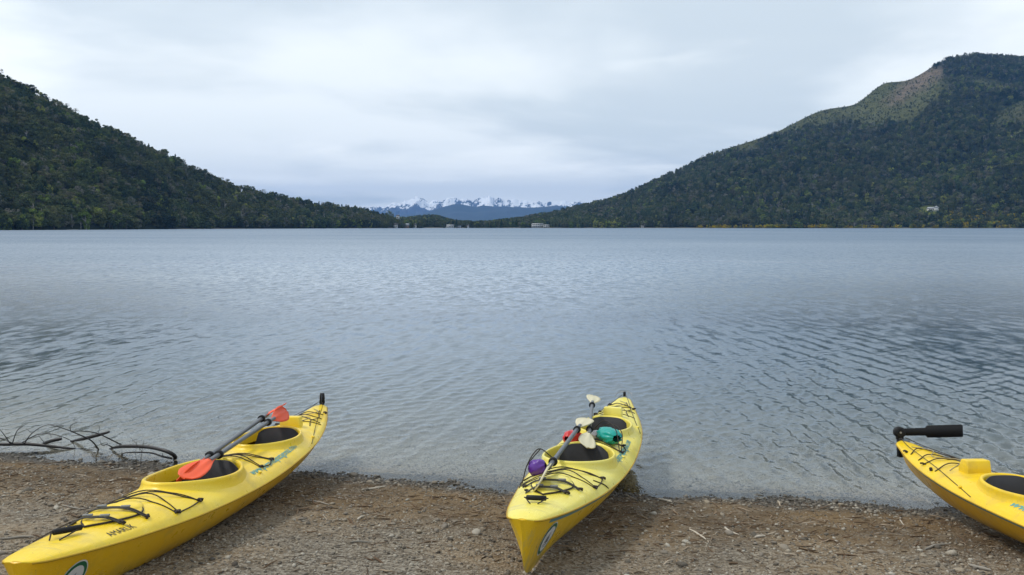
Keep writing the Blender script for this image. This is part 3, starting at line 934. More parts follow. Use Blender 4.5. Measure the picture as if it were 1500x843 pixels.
# ------------------------------------------------------------------ stones
def ico(sub):
    bm = bmesh.new(); bmesh.ops.create_icosphere(bm, subdivisions=sub, radius=1)
    V = np.array([v.co[:] for v in bm.verts]); F = np.array([[v.index for v in f.verts] for f in bm.faces]); bm.free()
    return V, F
_iv, _if = ico(1); _jv, _jf = ico(2)
def stone_mesh(name, seed, mat, fine=False):
    g = np.random.default_rng(seed)
    V, F = (_jv, _jf) if fine else (_iv, _if)
    V = V.copy()
    d = g.normal(size=(6, 3)); d /= np.linalg.norm(d, axis=1)[:, None]
    for k in range(6):                     # knock flats into it
        m = V @ d[k]; lim = g.uniform(.55, .9)
        V -= np.clip(m - lim, 0, None)[:, None] * d[k]
    V *= 1 + g.normal(0, .04, (len(V), 1))
    V *= np.array([1, g.uniform(.6, .95), g.uniform(.32, .6)])
    return mesh_np(name, V, F, mat, smooth=fine)
t = NT('beach stone')
rnd = t.rand(); v = t.coord()
c = t.ramp(rnd, [(0.0, (0.06, 0.05, 0.04)), (0.25, (0.14, 0.122, 0.10)), (0.5, (0.225, 0.195, 0.16)), (0.72, (0.30, 0.25, 0.185)), (0.88, (0.36, 0.325, 0.27)), (1.0, (0.46, 0.43, 0.37))])
c = t.mix(t.ramp(t.noise(v, 2.5, 5), [(0.3, 0.0), (0.75, 0.5)]), c, t.mix(0.5, c, (0.10, 0.085, 0.06)))
gp = t.n('ShaderNodeNewGeometry'); sp = t.n('ShaderNodeSeparateXYZ'); t.l(gp.outputs['Position'], sp.inputs[0])
wetf = t.ramp(sp.outputs['Z'], [(0.0, 1.0), (0.045, 0.0)])
under = t.ramp(t.math('MULTIPLY', sp.outputs['Z'], -1.0), [(0.03, 0.0), (0.08, 1.0)])
c = t.mix(t.math('SUBTRACT', wetf, under, True), c, t.mix(0.70, c, (0.010, 0.010, 0.008)))
c = t.mix(under, c, t.mix(0.4, c, (0.48, 0.45, 0.39)))
t.pbr(c, t.math('SUBTRACT', 0.9, t.math('MULTIPLY', wetf, 0.55)), t.bump(t.noise(v, 6, 4), 0.3, 0.05), 0.35)
M['stone'] = t.m
t = NT('driftwood chip')
c = t.ramp(t.rand(), [(0.0, (0.06, 0.035, 0.018)), (0.4, (0.15, 0.09, 0.05)), (0.75, (0.27, 0.19, 0.12)), (1.0, (0.48, 0.41, 0.32))])
c = t.mix(t.ramp(t.noise(t.coord(scale=(4, 60, 60)), 3, 4), [(0.35, 0.0), (0.7, 0.6)]), c, (0.07, 0.05, 0.035))
t.pbr(c, 0.85, None, 0.25)
M['chip'] = t.m

stones = [stone_mesh(f'gravel_{k}', 100 + k, M['stone']) for k in range(7)]
n = 96000
gx = rng.uniform(-5.6, 5.2, n * 2); u = rng.uniform(0, 1, n * 2)
gy = 2.75 + u * (water_edge(gx) + 3.2 - 2.75)
dd = water_edge(gx) - gy
lit = litter_at(gx, gy)
keep = rng.uniform(0, 1, n * 2) < np.where(dd > .25, 1 - .55 * lit, 1.0) * np.clip(.35 + .9 * (fbm(gx * 1.7, gy * 1.7, 3, 81) + .45), .15, 1)
gx, gy, dd = gx[keep][:n], gy[keep][:n], dd[keep][:n]
sz = np.exp(rng.normal(-4.98, .46, len(gx))) * np.where(np.abs(dd - .05) < .28, 1.45, 1.0)
sz = np.clip(sz, .003, .026)
gz = ground(gx, gy) + sz * .12
rot = np.stack([rng.normal(0, .25, len(gx)), rng.normal(0, .25, len(gx)), rng.uniform(0, 6.28, len(gx))], -1)
scatter('gravel', np.stack([gx, gy, gz], -1), rot, np.repeat(sz[:, None], 3, 1), rng.integers(0, 7, len(gx)), stones, label='grey and brown gravel covering the beach')
# larger stones, each one a piece of the beach
big = [stone_mesh(f'stone_{k}', 300 + k, M['stone'], True) for k in range(8)]
g = np.random.default_rng(17)
cnt = 0
while cnt < 170:
    x = g.uniform(-4.8, 4.4)
    kind = g.uniform()
    e = float(water_edge(x))
    if kind < .42: y = e + g.normal(-.02, .13)
    elif kind < .62: y = e - g.normal(1.55, .22)
    else: y = g.uniform(2.9, e - .2)
    if y < 2.85: continue
    if min(abs(x - (-2.1)), abs(x - (.1 + (y - 3.9) * .25)), abs(x - 3.1)) < .33 and y > 3.0: continue
    s = float(np.clip(np.exp(g.normal(-3.65, .28)), .017, .05))
    o = link('stone', big[cnt % 8], beach)
    o.location = (x, y, float(ground(x, y)) + s * .16); o.scale = (s, s, s)
    o.rotation_euler = (g.normal(0, .15), g.normal(0, .15), g.uniform(0, 6.28))
    cnt += 1
# chips and twigs
def chip_mesh(name, seed):
    g = np.random.default_rng(seed)
    P = [(-1, g.normal(0, .06), 0), (-.3, g.normal(0, .12), g.uniform(0, .06)), (.4, g.normal(0, .12), g.uniform(0, .06)), (1, g.normal(0, .08), 0)]
    return MB().tube(P, [.05, .08, .07, .03], 5).mesh(name, M['chip'])
chips = [chip_mesh(f'chip_{k}', 500 + k) for k in range(5)]
n = 6500
gx = rng.uniform(-5.4, 4.8, n); e = water_edge(gx)
gy = np.where(rng.uniform(0, 1, n) < .72, e - np.abs(rng.normal(.95, .5, n)), rng.uniform(2.8, 6.5, n))
ok = (gy > 2.75) & (gy < e - .08)
gx, gy = gx[ok], gy[ok]
sz = np.clip(np.exp(rng.normal(-3.85, .5, len(gx))), .008, .075)
rot = np.stack([rng.normal(0, .12, len(gx)), rng.normal(0, .15, len(gx)), rng.normal(0.1, .9, len(gx))], -1)
scatter('debris', np.stack([gx, gy, ground(gx, gy) + .004], -1), rot, np.stack([sz, sz * rng.uniform(.6, 1.5, len(gx)), sz], -1), rng.integers(0, 5, len(gx)), chips, label='brown twigs and wood chips washed up on the beach')

# ------------------------------------------------------------------ driftwood lying about
M['pale_wood'] = m_plain('bleached driftwood', (0.46, 0.41, 0.34), 0.85, 0.25, 30, bump=0.5)
M['brown_wood'] = m_plain('brown driftwood', (0.13, 0.085, 0.05), 0.9, 0.35, 30, bump=0.5)
M['grey_wood'] = m_plain('grey driftwood', (0.26, 0.235, 0.20), 0.9, 0.25, 30, bump=0.5)
M['wet_wood'] = m_plain('wet black branch', (0.010, 0.008, 0.008), 0.5, 0.4, 25, bump=0.6)
def on_ground(px, py):
    Y = 6.0
    for _ in range(25):
        p = at(px, py, Y)
        q = at(px, py, Y + .01)
        f0 = p.z - float(ground(p.x, p.y)); f1 = q.z - float(ground(q.x, q.y))
        st = f0 / ((f1 - f0) / .01)
        Y = min(9.5, max(2.2, Y - max(-.8, min(.8, st))))
    return at(px, py, Y)
def stick(p0, p1, r, mat, label):
    a, b_ = on_ground(*p0), on_ground(*p1)
    d = b_ - a
    side = Vector((-d.y, d.x, 0)) * random.uniform(-.08, .08)
    base_ = (a + b_) / 2
    o = None
    pts = []
    for f in np.linspace(0, 1, 7):
        p = a + d * f + side * math.sin(f * math.pi)
        pts.append((p.x - base_.x, p.y - base_.y, float(ground(p.x, p.y)) + r * .7 - base_.z))
    o = MB().tube(spline(pts, 3), [r * .5, r * .72, r * .75, r * .62, r * .35], 8).build('driftwood_stick', M[mat])
    o.location = base_
    tag(o, label, 'driftwood', 'driftwood sticks scattered on the beach')
    return o
for a in (((530, 719), (564, 714), .011, 'pale_wood', 'bleached pale stick alone on brown litter between the two nearer kayaks'),
          ((0, 791), (50, 788), .010, 'grey_wood', 'grey stick lying beside the bow of the golden yellow kayak'),
          ((524, 763), (534, 757), .010, 'pale_wood', 'short pale stub of wood on gravel below the bleached stick'),
          ((622, 796), (641, 794), .008, 'brown_wood', 'dark thin stick on grey gravel left of the lemon kayak bow'),
          ((515, 795), (545, 795), .007, 'grey_wood', 'thin grey twig lying flat in the middle foreground gravel'),
          ((448, 734), (482, 741), .010, 'grey_wood', 'slanting grey stick beside the near side of the golden kayak'),
          ((965, 733), (984, 737), .013, 'pale_wood', 'white splinter at the wet edge right of the lemon kayak'),
          ((1062, 774), (1082, 785), .010, 'pale_wood', 'pale broken stick at the head of the driftwood line'),
          ((1106, 789), (1121, 787), .012, 'pale_wood', 'stubby bleached stick beside the pale stones of the driftwood line'),
          ((1010, 777), (1034, 792), .009, 'pale_wood', 'bleached forked looking stick right of the lemon kayak shadow'),
          ((1355, 806), (1392, 798), .010, 'grey_wood', 'grey stick on gravel in front of the deep yellow kayak'),
          ((1068, 827), (1081, 827), .010, 'brown_wood', 'short dark stick low in the foreground right of the lemon kayak'),
          ((1420, 830), (1452, 838), .014, 'grey_wood', 'thick grey stick at the lower right corner of the beach'),
          ((1318, 762), (1324, 770), .006, 'pale_wood', 'tiny pale upright looking twig near the stern of the deep yellow kayak'),
          ((105, 756), (130, 762), .009, 'brown_wood', 'brown stick among litter above the golden kayak bow'),
          ((160, 690), (186, 687), .009, 'grey_wood', 'grey branchlet on wet brown litter below the hooked branch'),
          ((92, 742), (125, 747), .008, 'grey_wood', 'curved grey twig on the litter left of the golden kayak hatch')):
    stick(*a)

# ------------------------------------------------------------------ drowned branches at the left
def wat(px, py, h=0.0):
    """the place on the water (or h above it) seen at a picture point"""
    a, b_ = (px - 750) / FPX, (421.5 - py) / FPX
    c, s = math.cos(PITCH), math.sin(PITCH)
    d = Vector((a, c + b_ * s, -s + b_ * c))
    k = (h - CAM_H) / d.z
    return Vector((d.x * k, d.y * k, h))
def branch(label, stems):
    base_ = stems[0][1][0]
    base_ = wat(*base_)
    root = empty('fallen_branch', base_)
    tag(root, label, 'branch', 'dead branches lying in the shallows')
    for nm, pts, r in stems:
        Yb = wat(pts[0][0], pts[0][1], pts[0][2] if len(pts[0]) > 2 else 0).y
        P = []
        for k, p in enumerate(pts):
            h = p[2] if len(p) > 2 else 0.0
            q = wat(p[0], p[1], h)
            P.append(q - base_)
        MB().tube(spline(P, 6), [v_ * .52 for v_ in r], 8).build(nm, M['wet_wood'], root)
    return root
branch('long straight black log with thin bare twigs, at the far left shallows', [
    ('trunk', [(-40, 648, .05), (0, 651, .05), (40, 651, .05), (75, 654, .03), (100, 657, .01), (122, 658, -.02)], [.035, .032, .032, .028, .02, .008]),
    ('twig', [(15, 650, .06), (2, 632, .22), (-12, 618, .3)], [.010, .006, .003]), ('twig', [(18, 650, .06), (26, 630, .22), (40, 621, .32)], [.010, .006, .003]),
    ('twig', [(26, 630, .22), (33, 626, .28), (28, 629, .34)], [.005, .003]), ('twig', [(17, 649, .06), (8, 645, .15), (-4, 640, .2)], [.009, .005, .003]),
    ('twig', [(35, 651, .05), (47, 635, .22), (68, 623, .36), (95, 624, .34)], [.011, .007, .005, .003]), ('twig', [(47, 635, .2), (38, 628, .28)], [.005, .003]),
    ('twig', [(30, 650, .05), (55, 637, .20), (80, 637, .22), (104, 646, .10), (110, 656, 0)], [.010, .008, .007, .006, .004]),
    ('twig', [(8, 645, .12), (-10, 640, .16), (-25, 641, .18)], [.006, .003]), ('twig', [(66, 650, .05), (56, 638, .2)], [.006, .003]), ('twig', [(75, 640, .2), (72, 633, .28)], [.004, .002])])
branch('short thick black limb slanting out of the water behind the log', [
    ('trunk', [(64, 650, .0), (76, 646, .04), (90, 643, .06)], [.028, .036, .030])])
branch('slanting black limb with a crown of arching twigs, middle of the branches', [
    ('trunk', [(104, 647, .0), (122, 643, .05), (142, 638, .10), (160, 633, .14)], [.018, .034, .034, .022]),
    ('twig', [(70, 622, .40), (90, 627, .38), (116, 637, .30), (134, 646, .18), (144, 658, .0)], [.004, .007, .010, .013, .016]),
    ('twig', [(104, 632, .34), (122, 632, .34), (142, 635, .28), (162, 644, .18), (178, 652, .04)], [.006, .008, .010, .012, .014]),
    ('twig', [(104, 632, .34), (103, 625, .40), (112, 619, .46), (120, 619, .48)], [.007, .005, .003]), ('twig', [(144, 636, .26), (145, 624, .38), (130, 627, .40)], [.004, .0025, .002]),
    ('twig', [(158, 650, .12), (150, 653, .1), (146, 645, .2)], [.008, .005, .003]), ('twig', [(104, 639, .26), (118, 638, .28)], [.005, .003]), ('twig', [(144, 658, .0), (138, 655, .06), (134, 656, .02)], [.01, .006, .004])])
branch('hooked black branch bent back on itself beside the golden kayak', [
    ('trunk', [(160, 658, -.01), (172, 655, .04), (190, 654, .07), (215, 655, .09), (236, 659, .10), (250, 664, .08), (257, 670, .03), (254, 673, -.01)], [.014, .030, .034, .034, .034, .036, .036, .020]),
    ('twig', [(252, 672, .02), (238, 669, .04), (222, 664, .07), (200, 663, .09), (182, 664, .09), (178, 669, .0)], [.020, .018, .014, .012, .010, .008]),
    ('twig', [(239, 669, .04), (238, 664, .09)], [.008, .003]), ('twig', [(165, 656, .03), (158, 652, .08), (150, 652, .12)], [.014, .008, .004]),
    ('twig', [(204, 655, .1), (206, 668, .0)], [.003, .002])])
sp_ = branch('upright bare sapling twigs at the water line beside the hooked branch', [('stem', [(206, 682, .02), (208, 662, .16), (211, 644, .30)], [.005, .004, .002]), ('twig', [(208, 662, .16), (199, 650, .26), (190, 640, .3)], [.003, .002]), ('twig', [(210, 660, .16), (222, 648, .26)], [.003, .0015]), ('stem', [(200, 681, .02), (199, 664, .14), (200, 648, .26)], [.004, .003, .002])])
sp_['group'] = ''
del sp_['group']

# ------------------------------------------------------------------ paddles and dry bags
def paddle(a, b_, mat, label, roll=(0.3, 0.9), bend=1):
    a, b_ = Vector(a), Vector(b_)
    d = b_ - a; ln = d.length
    root = empty('paddle', a)
    x = d.normalized(); y = Vector((0, 0, 1)).cross(x).normalized(); z = x.cross(y)
    root.matrix_world = Matrix.Translation(a) @ Matrix((x, y, z)).transposed().to_4x4()
    tag(root, label, 'paddle', 'kayak paddles laid over the cockpits')
    bl = .44
    MB().tube([(bl - .06, 0, 0), (ln * .5, 0, 0), (ln - bl + .06, 0, 0)], .0155, 12).build('shaft', M['shaft'], root)
    for end in (0, 1):
        r = roll[end]
        V = []
        nu, nv = 15, 9
        for i in range(nu):
            u = i / (nu - 1)
            hw = float(np.interp(u, [0, .06, .2, .4, .62, .8, .92, 1.0], [.016, .018, .034, .058, .070, .069, .050, .012]))
            for j in range(nv):
                v = j / (nv - 1) * 2 - 1
                rib = .013 * math.exp(-(v * hw / .014) ** 2) * (1 - .75 * u)
                cup = -.014 * u * u + .007 * v * v * u
                V.append((u * bl, v * hw - .010 * u * v * v, cup + rib))
        V = np.array(V)
        W2 = V.copy(); W2[:, 2] -= .006
        m = np.array(Matrix.Rotation(r, 3, 'X'))
        b2 = MB()
        for k, q in enumerate((V, W2)):
            q = q @ m.T
            if end == 0:
                q = np.stack([bl - q[:, 0], -q[:, 1], q[:, 2]], -1)
            else:
                q = q + np.array([ln - bl, 0, 0])
            V_ = q
            b2.add(V_, grid_faces(nu, nv) if k == 0 else grid_faces(nu, nv)[:, ::-1])
        # edge strip between the two faces
        idx = [i * nv for i in range(nu)] + [(nu - 1) * nv + j for j in range(1, nv)] + [i * nv + nv - 1 for i in range(nu - 2, -1, -1)] + [j for j in range(nv - 2, 0, -1)]
        n0 = nu * nv
        b2.F4.append(np.array([(idx[k], idx[(k + 1) % len(idx)], n0 + idx[(k + 1) % len(idx)], n0 + idx[k]) for k in range(len(idx))]))
        b2.build('blade', M[mat], root)
        xr = bl + .10 if end == 0 else ln - bl - .10
        MB().tube([(xr - .012, 0, 0), (xr - .010, 0, 0), (xr + .010, 0, 0), (xr + .012, 0, 0)], [.017, .029, .029, .017], 14).build('drip_ring', M['black'], root)
    return root
paddle(at(271, 699, 4.60), at(421, 600, 6.72), 'orange', 'orange bladed paddle nearer the water side, blade face up in the front cockpit', (-.35, 1.0))
paddle(at(256, 704, 4.62), at(412, 593, 6.78), 'orange', 'orange bladed paddle with its blade half hidden inside the golden kayak', (.9, -.5))
paddle(at(786, 709, 4.47), at(859, 611, 6.55), 'cream', 'cream bladed paddle slanting across the front cockpit of the lemon kayak', (1.05, .1))
paddle(at(861, 654, 5.74), at(869, 578, 7.78), 'cream', 'cream bladed paddle lying straight along the rear cockpit of the lemon kayak', (-.45, .25))

def dry_bag(k, s, w, dims, rot, mat, label, folds=9, top=True):
    root = empty('dry_bag')
    p = wpt(k, s, w, dims[2] * .42)
    root.matrix_world = Matrix.Translation(p) @ k.matrix_world.to_3x3().to_4x4() @ Euler(rot).to_matrix().to_4x4()
    tag(root, label, 'bag', 'dry bags strapped on the lemon kayak')
    nu, nv = 26, 40
    u = np.linspace(0, 1, nu)[:, None]; th = np.linspace(0, 2 * np.pi, nv, endpoint=False)[None]
    prof = np.sin(np.pi * np.clip(u, .012, .988)) ** .28
    seed = int(s * 100)
    fold = 1 + .10 * np.sin(th * folds + 5 * u) * (1.15 - np.sin(np.pi * u) ** 2) + .16 * fbm(th * 1.3 + seed, u * 4 + 0 * th, 3, seed)
    x = (u - .5) * dims[0] * 1.0 + 0 * th
    yy = dims[1] / 2 * prof * fold * np.cos(th)
    zz = dims[2] / 2 * prof * fold * np.sin(th)
    zz = np.maximum(zz, -dims[2] * .40)
    MB().add(np.stack([x, yy, zz], -1), grid_faces(nu, nv, True)).build('bag_body', M[mat], root)
    if top:
        P = [(dims[0] * .52, -dims[1] * .36, .0), (dims[0] * .56, 0, .012), (dims[0] * .52, dims[1] * .36, 0)]
        MB().tube(spline(P, 6), .015, 10).build('rolled_top', M[mat], root)
        MB().box((dims[0] * .55, dims[1] * .36, .004), (.02, .03, .012)).build('clip', M['black'], root, smooth=False)
    return root
dry_bag(KB, 2.42, .13, (.25, .17, .13), (0, 0, .6), 'teal', 'teal dry bag under cords between the cockpits')
dry_bag(KB, 2.33, -.155, (.20, .12, .11), (0, 0, -.2), 'red', 'red dry bag on the left edge between the cockpits')
dry_bag(KB, 2.50, .015, (.12, .08, .07), (0, 0, .3), 'clear', 'small whitish pouch tucked beside the teal dry bag', 5, False)
dry_bag(KB, 1.06, -.155, (.12, .085, .105), (0, 0.3, 1.4), 'purple', 'shiny purple dry bag before the front cockpit', 7, False)
for pts in ([(2.20, .24, .0), (2.34, .19, .13), (2.50, .08, .15), (2.62, -.02, .05)], [(2.22, .25, .0), (2.40, .23, .12), (2.56, .12, .12), (2.64, .0, .04)],
            [(.98, -.235, .0), (1.04, -.215, .10), (1.10, -.16, .155), (1.16, -.10, .09), (1.20, -.06, .03)], [(.86, -.225, .0), (.98, -.23, .02), (1.05, -.22, .09), (1.12, -.15, .15)]):
    cord(KB, pts)

# ------------------------------------------------------------------ trees
def leaf_mat(name, stops, trans=0.25, patch=0.0):
    t = NT(name)
    c = t.ramp(t.rand(), [(p_, tuple(x * 1.8 for x in q_)) for p_, q_ in stops])
    v = t.coord()
    gp = t.n('ShaderNodeNewGeometry')
    c = t.mix(t.ramp(t.noise(gp.outputs['Position'], .007, 4, .6), [(0.42, 0.0), (0.64, patch)]), c, (0.13, 0.14, 0.065))
    c = t.mix(t.ramp(t.noise(gp.outputs['Position'], .018, 3, .6), [(0.52, 0.0), (0.66, patch)]), c, (0.028, 0.036, 0.026))
    c = t.mix(t.ramp(t.noise(v, 3.0, 3), [(0.35, 0.0), (0.65, 1.0)]), t.mix(0.45, c, (0.012, 0.018, 0.010)), c)
    d = t.n('ShaderNodeBsdfDiffuse'); t.inp(d.inputs[0], c)
    tr = t.n('ShaderNodeBsdfTranslucent'); t.inp(tr.inputs[0], c)
    m = t.n('ShaderNodeMixShader'); m.inputs[0].default_value = trans
    t.l(d.outputs[0], m.inputs[1]); t.l(tr.outputs[0], m.inputs[2]); t.l(m.outputs[0], t.out.inputs['Surface'])
    return t.m
M['leaf_dark'] = leaf_mat('dark evergreen leaves', [(0, (0.034, 0.050, 0.026)), (0.35, (0.052, 0.074, 0.032)), (0.65, (0.074, 0.096, 0.040)), (0.85, (0.110, 0.120, 0.050)), (1.0, (0.125, 0.118, 0.085))], patch=.75)
M['leaf_grey'] = leaf_mat('grey green leaves', [(0, (0.080, 0.088, 0.070)), (0.5, (0.11, 0.112, 0.09)), (1.0, (0.17, 0.165, 0.145))])
M['leaf_lime'] = leaf_mat('fresh green leaves', [(0, (0.085, 0.125, 0.030)), (0.5, (0.13, 0.165, 0.040)), (1.0, (0.19, 0.20, 0.055))])
M['leaf_conifer'] = leaf_mat('conifer needles', [(0, (0.022, 0.038, 0.024)), (0.5, (0.034, 0.054, 0.030)), (1.0, (0.055, 0.075, 0.036))])
M['leaf_broom'] = leaf_mat('yellow broom flowers', [(0, (0.26, 0.19, 0.012)), (0.5, (0.42, 0.32, 0.012)), (1.0, (0.20, 0.20, 0.025))])
M['leaf_poplar'] = leaf_mat('poplar leaves', [(0, (0.075, 0.095, 0.045)), (0.5, (0.095, 0.118, 0.055)), (1.0, (0.115, 0.140, 0.060))])
M['bark'] = m_plain('bark', (0.10, 0.08, 0.06), 0.9, 0.3, 3)
M['dead'] = m_plain('bleached dead wood', (0.30, 0.29, 0.27), 0.9, 0.2, 3)

def clumps_to_quads(C, rad, per, g, size, squash=.75):
    n = len(C) * per
    d = g.normal(size=(n, 3)); d /= np.linalg.norm(d, axis=1)[:, None]
    rr = np.repeat(rad, per)[:, None] * np.cbrt(g.uniform(.55, 1, (n, 1)))
    P = np.repeat(C, per, 0) + d * rr * np.array([1, 1, squash])
    nrm = d + g.normal(0, .38, (n, 3)) + np.array([0, 0, .35]); nrm /= np.linalg.norm(nrm, axis=1)[:, None]
    a = np.cross(nrm, g.normal(size=(n, 3))); a /= np.linalg.norm(a, axis=1)[:, None]
    b_ = np.cross(nrm, a)
    s = size * g.uniform(.6, 1.3, (n, 1))
    V = np.stack([P - a * s, P - b_ * s * .6, P + a * s, P + b_ * s * .6], 1).reshape(-1, 3)
    return V, np.arange(n * 4).reshape(-1, 4)
def trunk_mb(h, r, g, limbs=4, start=.35):
    b_ = MB()
    lean = g.normal(0, .03, 2)
    b_.tube([(0, 0, -.06), (lean[0] * .3, lean[1] * .3, h * .35), (lean[0], lean[1], h)], [r, r * .75, r * .2], 6)
    for k in range(limbs):
        z0 = h * g.uniform(start, .8); a = g.uniform(0, 6.28); l_ = h * g.uniform(.18, .34)
        p = np.array([lean[0] * z0 / h, lean[1] * z0 / h, z0])
        e = p + np.array([math.cos(a) * l_, math.sin(a) * l_, l_ * .7])
        b_.tube([p, (p + e) / 2 + [0, 0, .02], e], [r * .4, r * .25, r * .08], 5)
    return b_
def broadleaf(seed, mat, w=.36, base=.18, n=30, per=34, size=.046):
    """height 1; clumps on an uneven dome"""
    g = np.random.default_rng(seed)
    C, rad = [], []
    for k in range(n):
        u = g.uniform(0, 1); a = g.uniform(0, 6.28)
        z = base + (0.93 - base) * u
        env = w * math.sin(math.pi * (0.22 + 0.72 * (z - base) / (1 - base))) ** .6
        r = env * g.uniform(.35, 1.0) ** .6
        C.append((r * math.cos(a), r * math.sin(a), z)); rad.append(g.uniform(.10, .17) * (1.15 - .35 * u))
    V, F = clumps_to_quads(np.array(C), np.array(rad), per, g, size)
    return mesh_np('crown', V, F, mat, False), trunk_mb(.72, .028, g).mesh('trunk', M['bark'])
def conifer(seed, mat, w=.17, n=16, per=34, size=.030, base=.08):
    g = np.random.default_rng(seed)
    C, rad = [], []
    for k in range(n):
        z = base + (1 - base) * (k + .5) / n
        for j in range(3):
            a = g.uniform(0, 6.28); r = w * (1.02 - z) ** .85 * g.uniform(.4, .85)
            C.append((r * math.cos(a), r * math.sin(a), z)); rad.append(.035 + .5 * w * (1 - z))
    V, F = clumps_to_quads(np.array(C), np.array(rad), max(8, per // 2), g, size, .7)
    return mesh_np('crown', V, F, mat, False), trunk_mb(.93, .02, g, 0).mesh('trunk', M['bark'])
def poplar(seed, mat, w=.11):
    g = np.random.default_rng(seed)
    C, rad = [], []
    for k in range(40):
        z = .06 + .9 * (k + .5) / 40
        a = g.uniform(0, 6.28); r = w * math.sin(math.pi * (.12 + .80 * z)) ** .6 * g.uniform(.2, .8)
        C.append((r * math.cos(a), r * math.sin(a), z)); rad.append(g.uniform(.035, .06))
    V, F = clumps_to_quads(np.array(C), np.array(rad), 20, g, .020, 1.6)
    return mesh_np('crown', V, F, mat, False), trunk_mb(.9, .018, g, 3, .1).mesh('trunk', M['bark'])
def snag(seed):
    g = np.random.default_rng(seed)
    b_ = trunk_mb(.9, .022, g, 12, .25)
    return b_.mesh('trunk', M['dead'])
def merged(cr_tr):
    """crown and trunk as one mesh, for copies inside the forest mass"""
    bm = bmesh.new()
    out = bpy.data.meshes.new('tree')
    mats = []
    for k, me in enumerate(cr_tr):
        n0 = len(bm.faces); bm.from_mesh(me)
        bm.faces.ensure_lookup_table()
        for f in bm.faces[n0:]:
            f.material_index = k
        mats.append(me.materials[0])
    bm.to_mesh(out); bm.free()
    for m in mats: out.materials.append(m)
    return out
T = {}
T['round'] = [broadleaf(900 + k, M['leaf_dark'], .34 + .05 * (k % 3), .10 + .06 * (k % 2)) for k in range(5)]
T['grey'] = [broadleaf(930 + k, M['leaf_grey'], .33, .14, 24, 20, .030) for k in range(2)]
T['lime'] = [broadleaf(950 + k, M['leaf_lime'], .38, .05) for k in range(3)]
T['conifer'] = [conifer(960 + k, M['leaf_conifer'], .16 + .04 * k) for k in range(3)]
T['poplar'] = [poplar(970 + k, M['leaf_lime'] if k == 1 else M['leaf_poplar']) for k in range(3)]
T['broom'] = [broadleaf(980 + k, M['leaf_broom'], .62, .02, 22, 22, .06) for k in range(2)]
SN = [snag(990 + k) for k in range(2)]
PROT = [merged(x) for x in T['round'] + T['grey'] + T['conifer'] + T['lime']] + [x for x in SN]
I_ROUND, I_GREY, I_CON, I_LIME, I_SNAG = range(0, 5), range(5, 7), range(7, 10), range(10, 13), range(13, 15)

# ------------------------------------------------------------------ hills
def forest_floor(name, base_, extra=None):
    t = NT(name); v = t.coord()
    c = t.mix(t.noise(v, .05, 5), tuple(x * .7 for x in base_), tuple(x * 1.3 for x in base_))
    gr = t.mix(t.noise(v, .02, 6, .65), (0.070, 0.082, 0.030), (0.135, 0.135, 0.055))
    gr = t.mix(t.ramp(t.noise(v, .09, 5, .7), [(0.48, 0.0), (0.62, 0.8)]), gr, (0.030, 0.040, 0.020))
    c = t.mix(t.attr('grass'), c, gr)
    sc = t.mix(t.noise(t.coord(scale=(1, 1, .3)), .03, 6, .7), (0.12, 0.092, 0.066), (0.25, 0.195, 0.140))
    sc = t.mix(t.ramp(t.noise(v, .06, 6, .75), [(0.45, 0.0), (0.62, 0.75)]), sc, (0.07, 0.06, 0.05))
    c = t.mix(t.attr('scree'), c, sc)
    lawn = t.mix(t.noise(v, .1, 4), (0.09, 0.12, 0.025), (0.14, 0.15, 0.04))
    c = t.mix(t.attr('lawn'), c, lawn)
    t.pbr(c, 0.95, t.bump(t.noise(v, .05, 7, .75), 1.0, 7.0), 0.1)
    return t.m
M['hill'] = forest_floor('forested hillside', (0.020, 0.026, 0.014))
def in_poly(px, py, poly):
    ins = np.zeros(px.shape, bool)
    n = len(poly)
    for i in range(n):
        x0, y0 = poly[i]; x1, y1 = poly[(i + 1) % n]
        c = ((y0 > py) != (y1 > py)) & (px < (x1 - x0) * (py - y0) / (y1 - y0 + 1e-9) + x0)
        ins ^= c
    return ins
def soft_poly(px, py, poly, jit=6):
    j = jit
    acc = 0
    for k in range(6):
        ox, oy = j * math.cos(k * 1.05) * .9, j * math.sin(k * 1.05) * .6
        acc = acc + _soft1(px + ox, py + oy, poly, j)
    return acc / 6
def _soft1(px, py, poly, j):
    return in_poly(px + j * fbm(px * .06, py * .06, 3, 5), py + j * fbm(px * .06 + 9, py * .06, 3, 6), poly).astype(float)
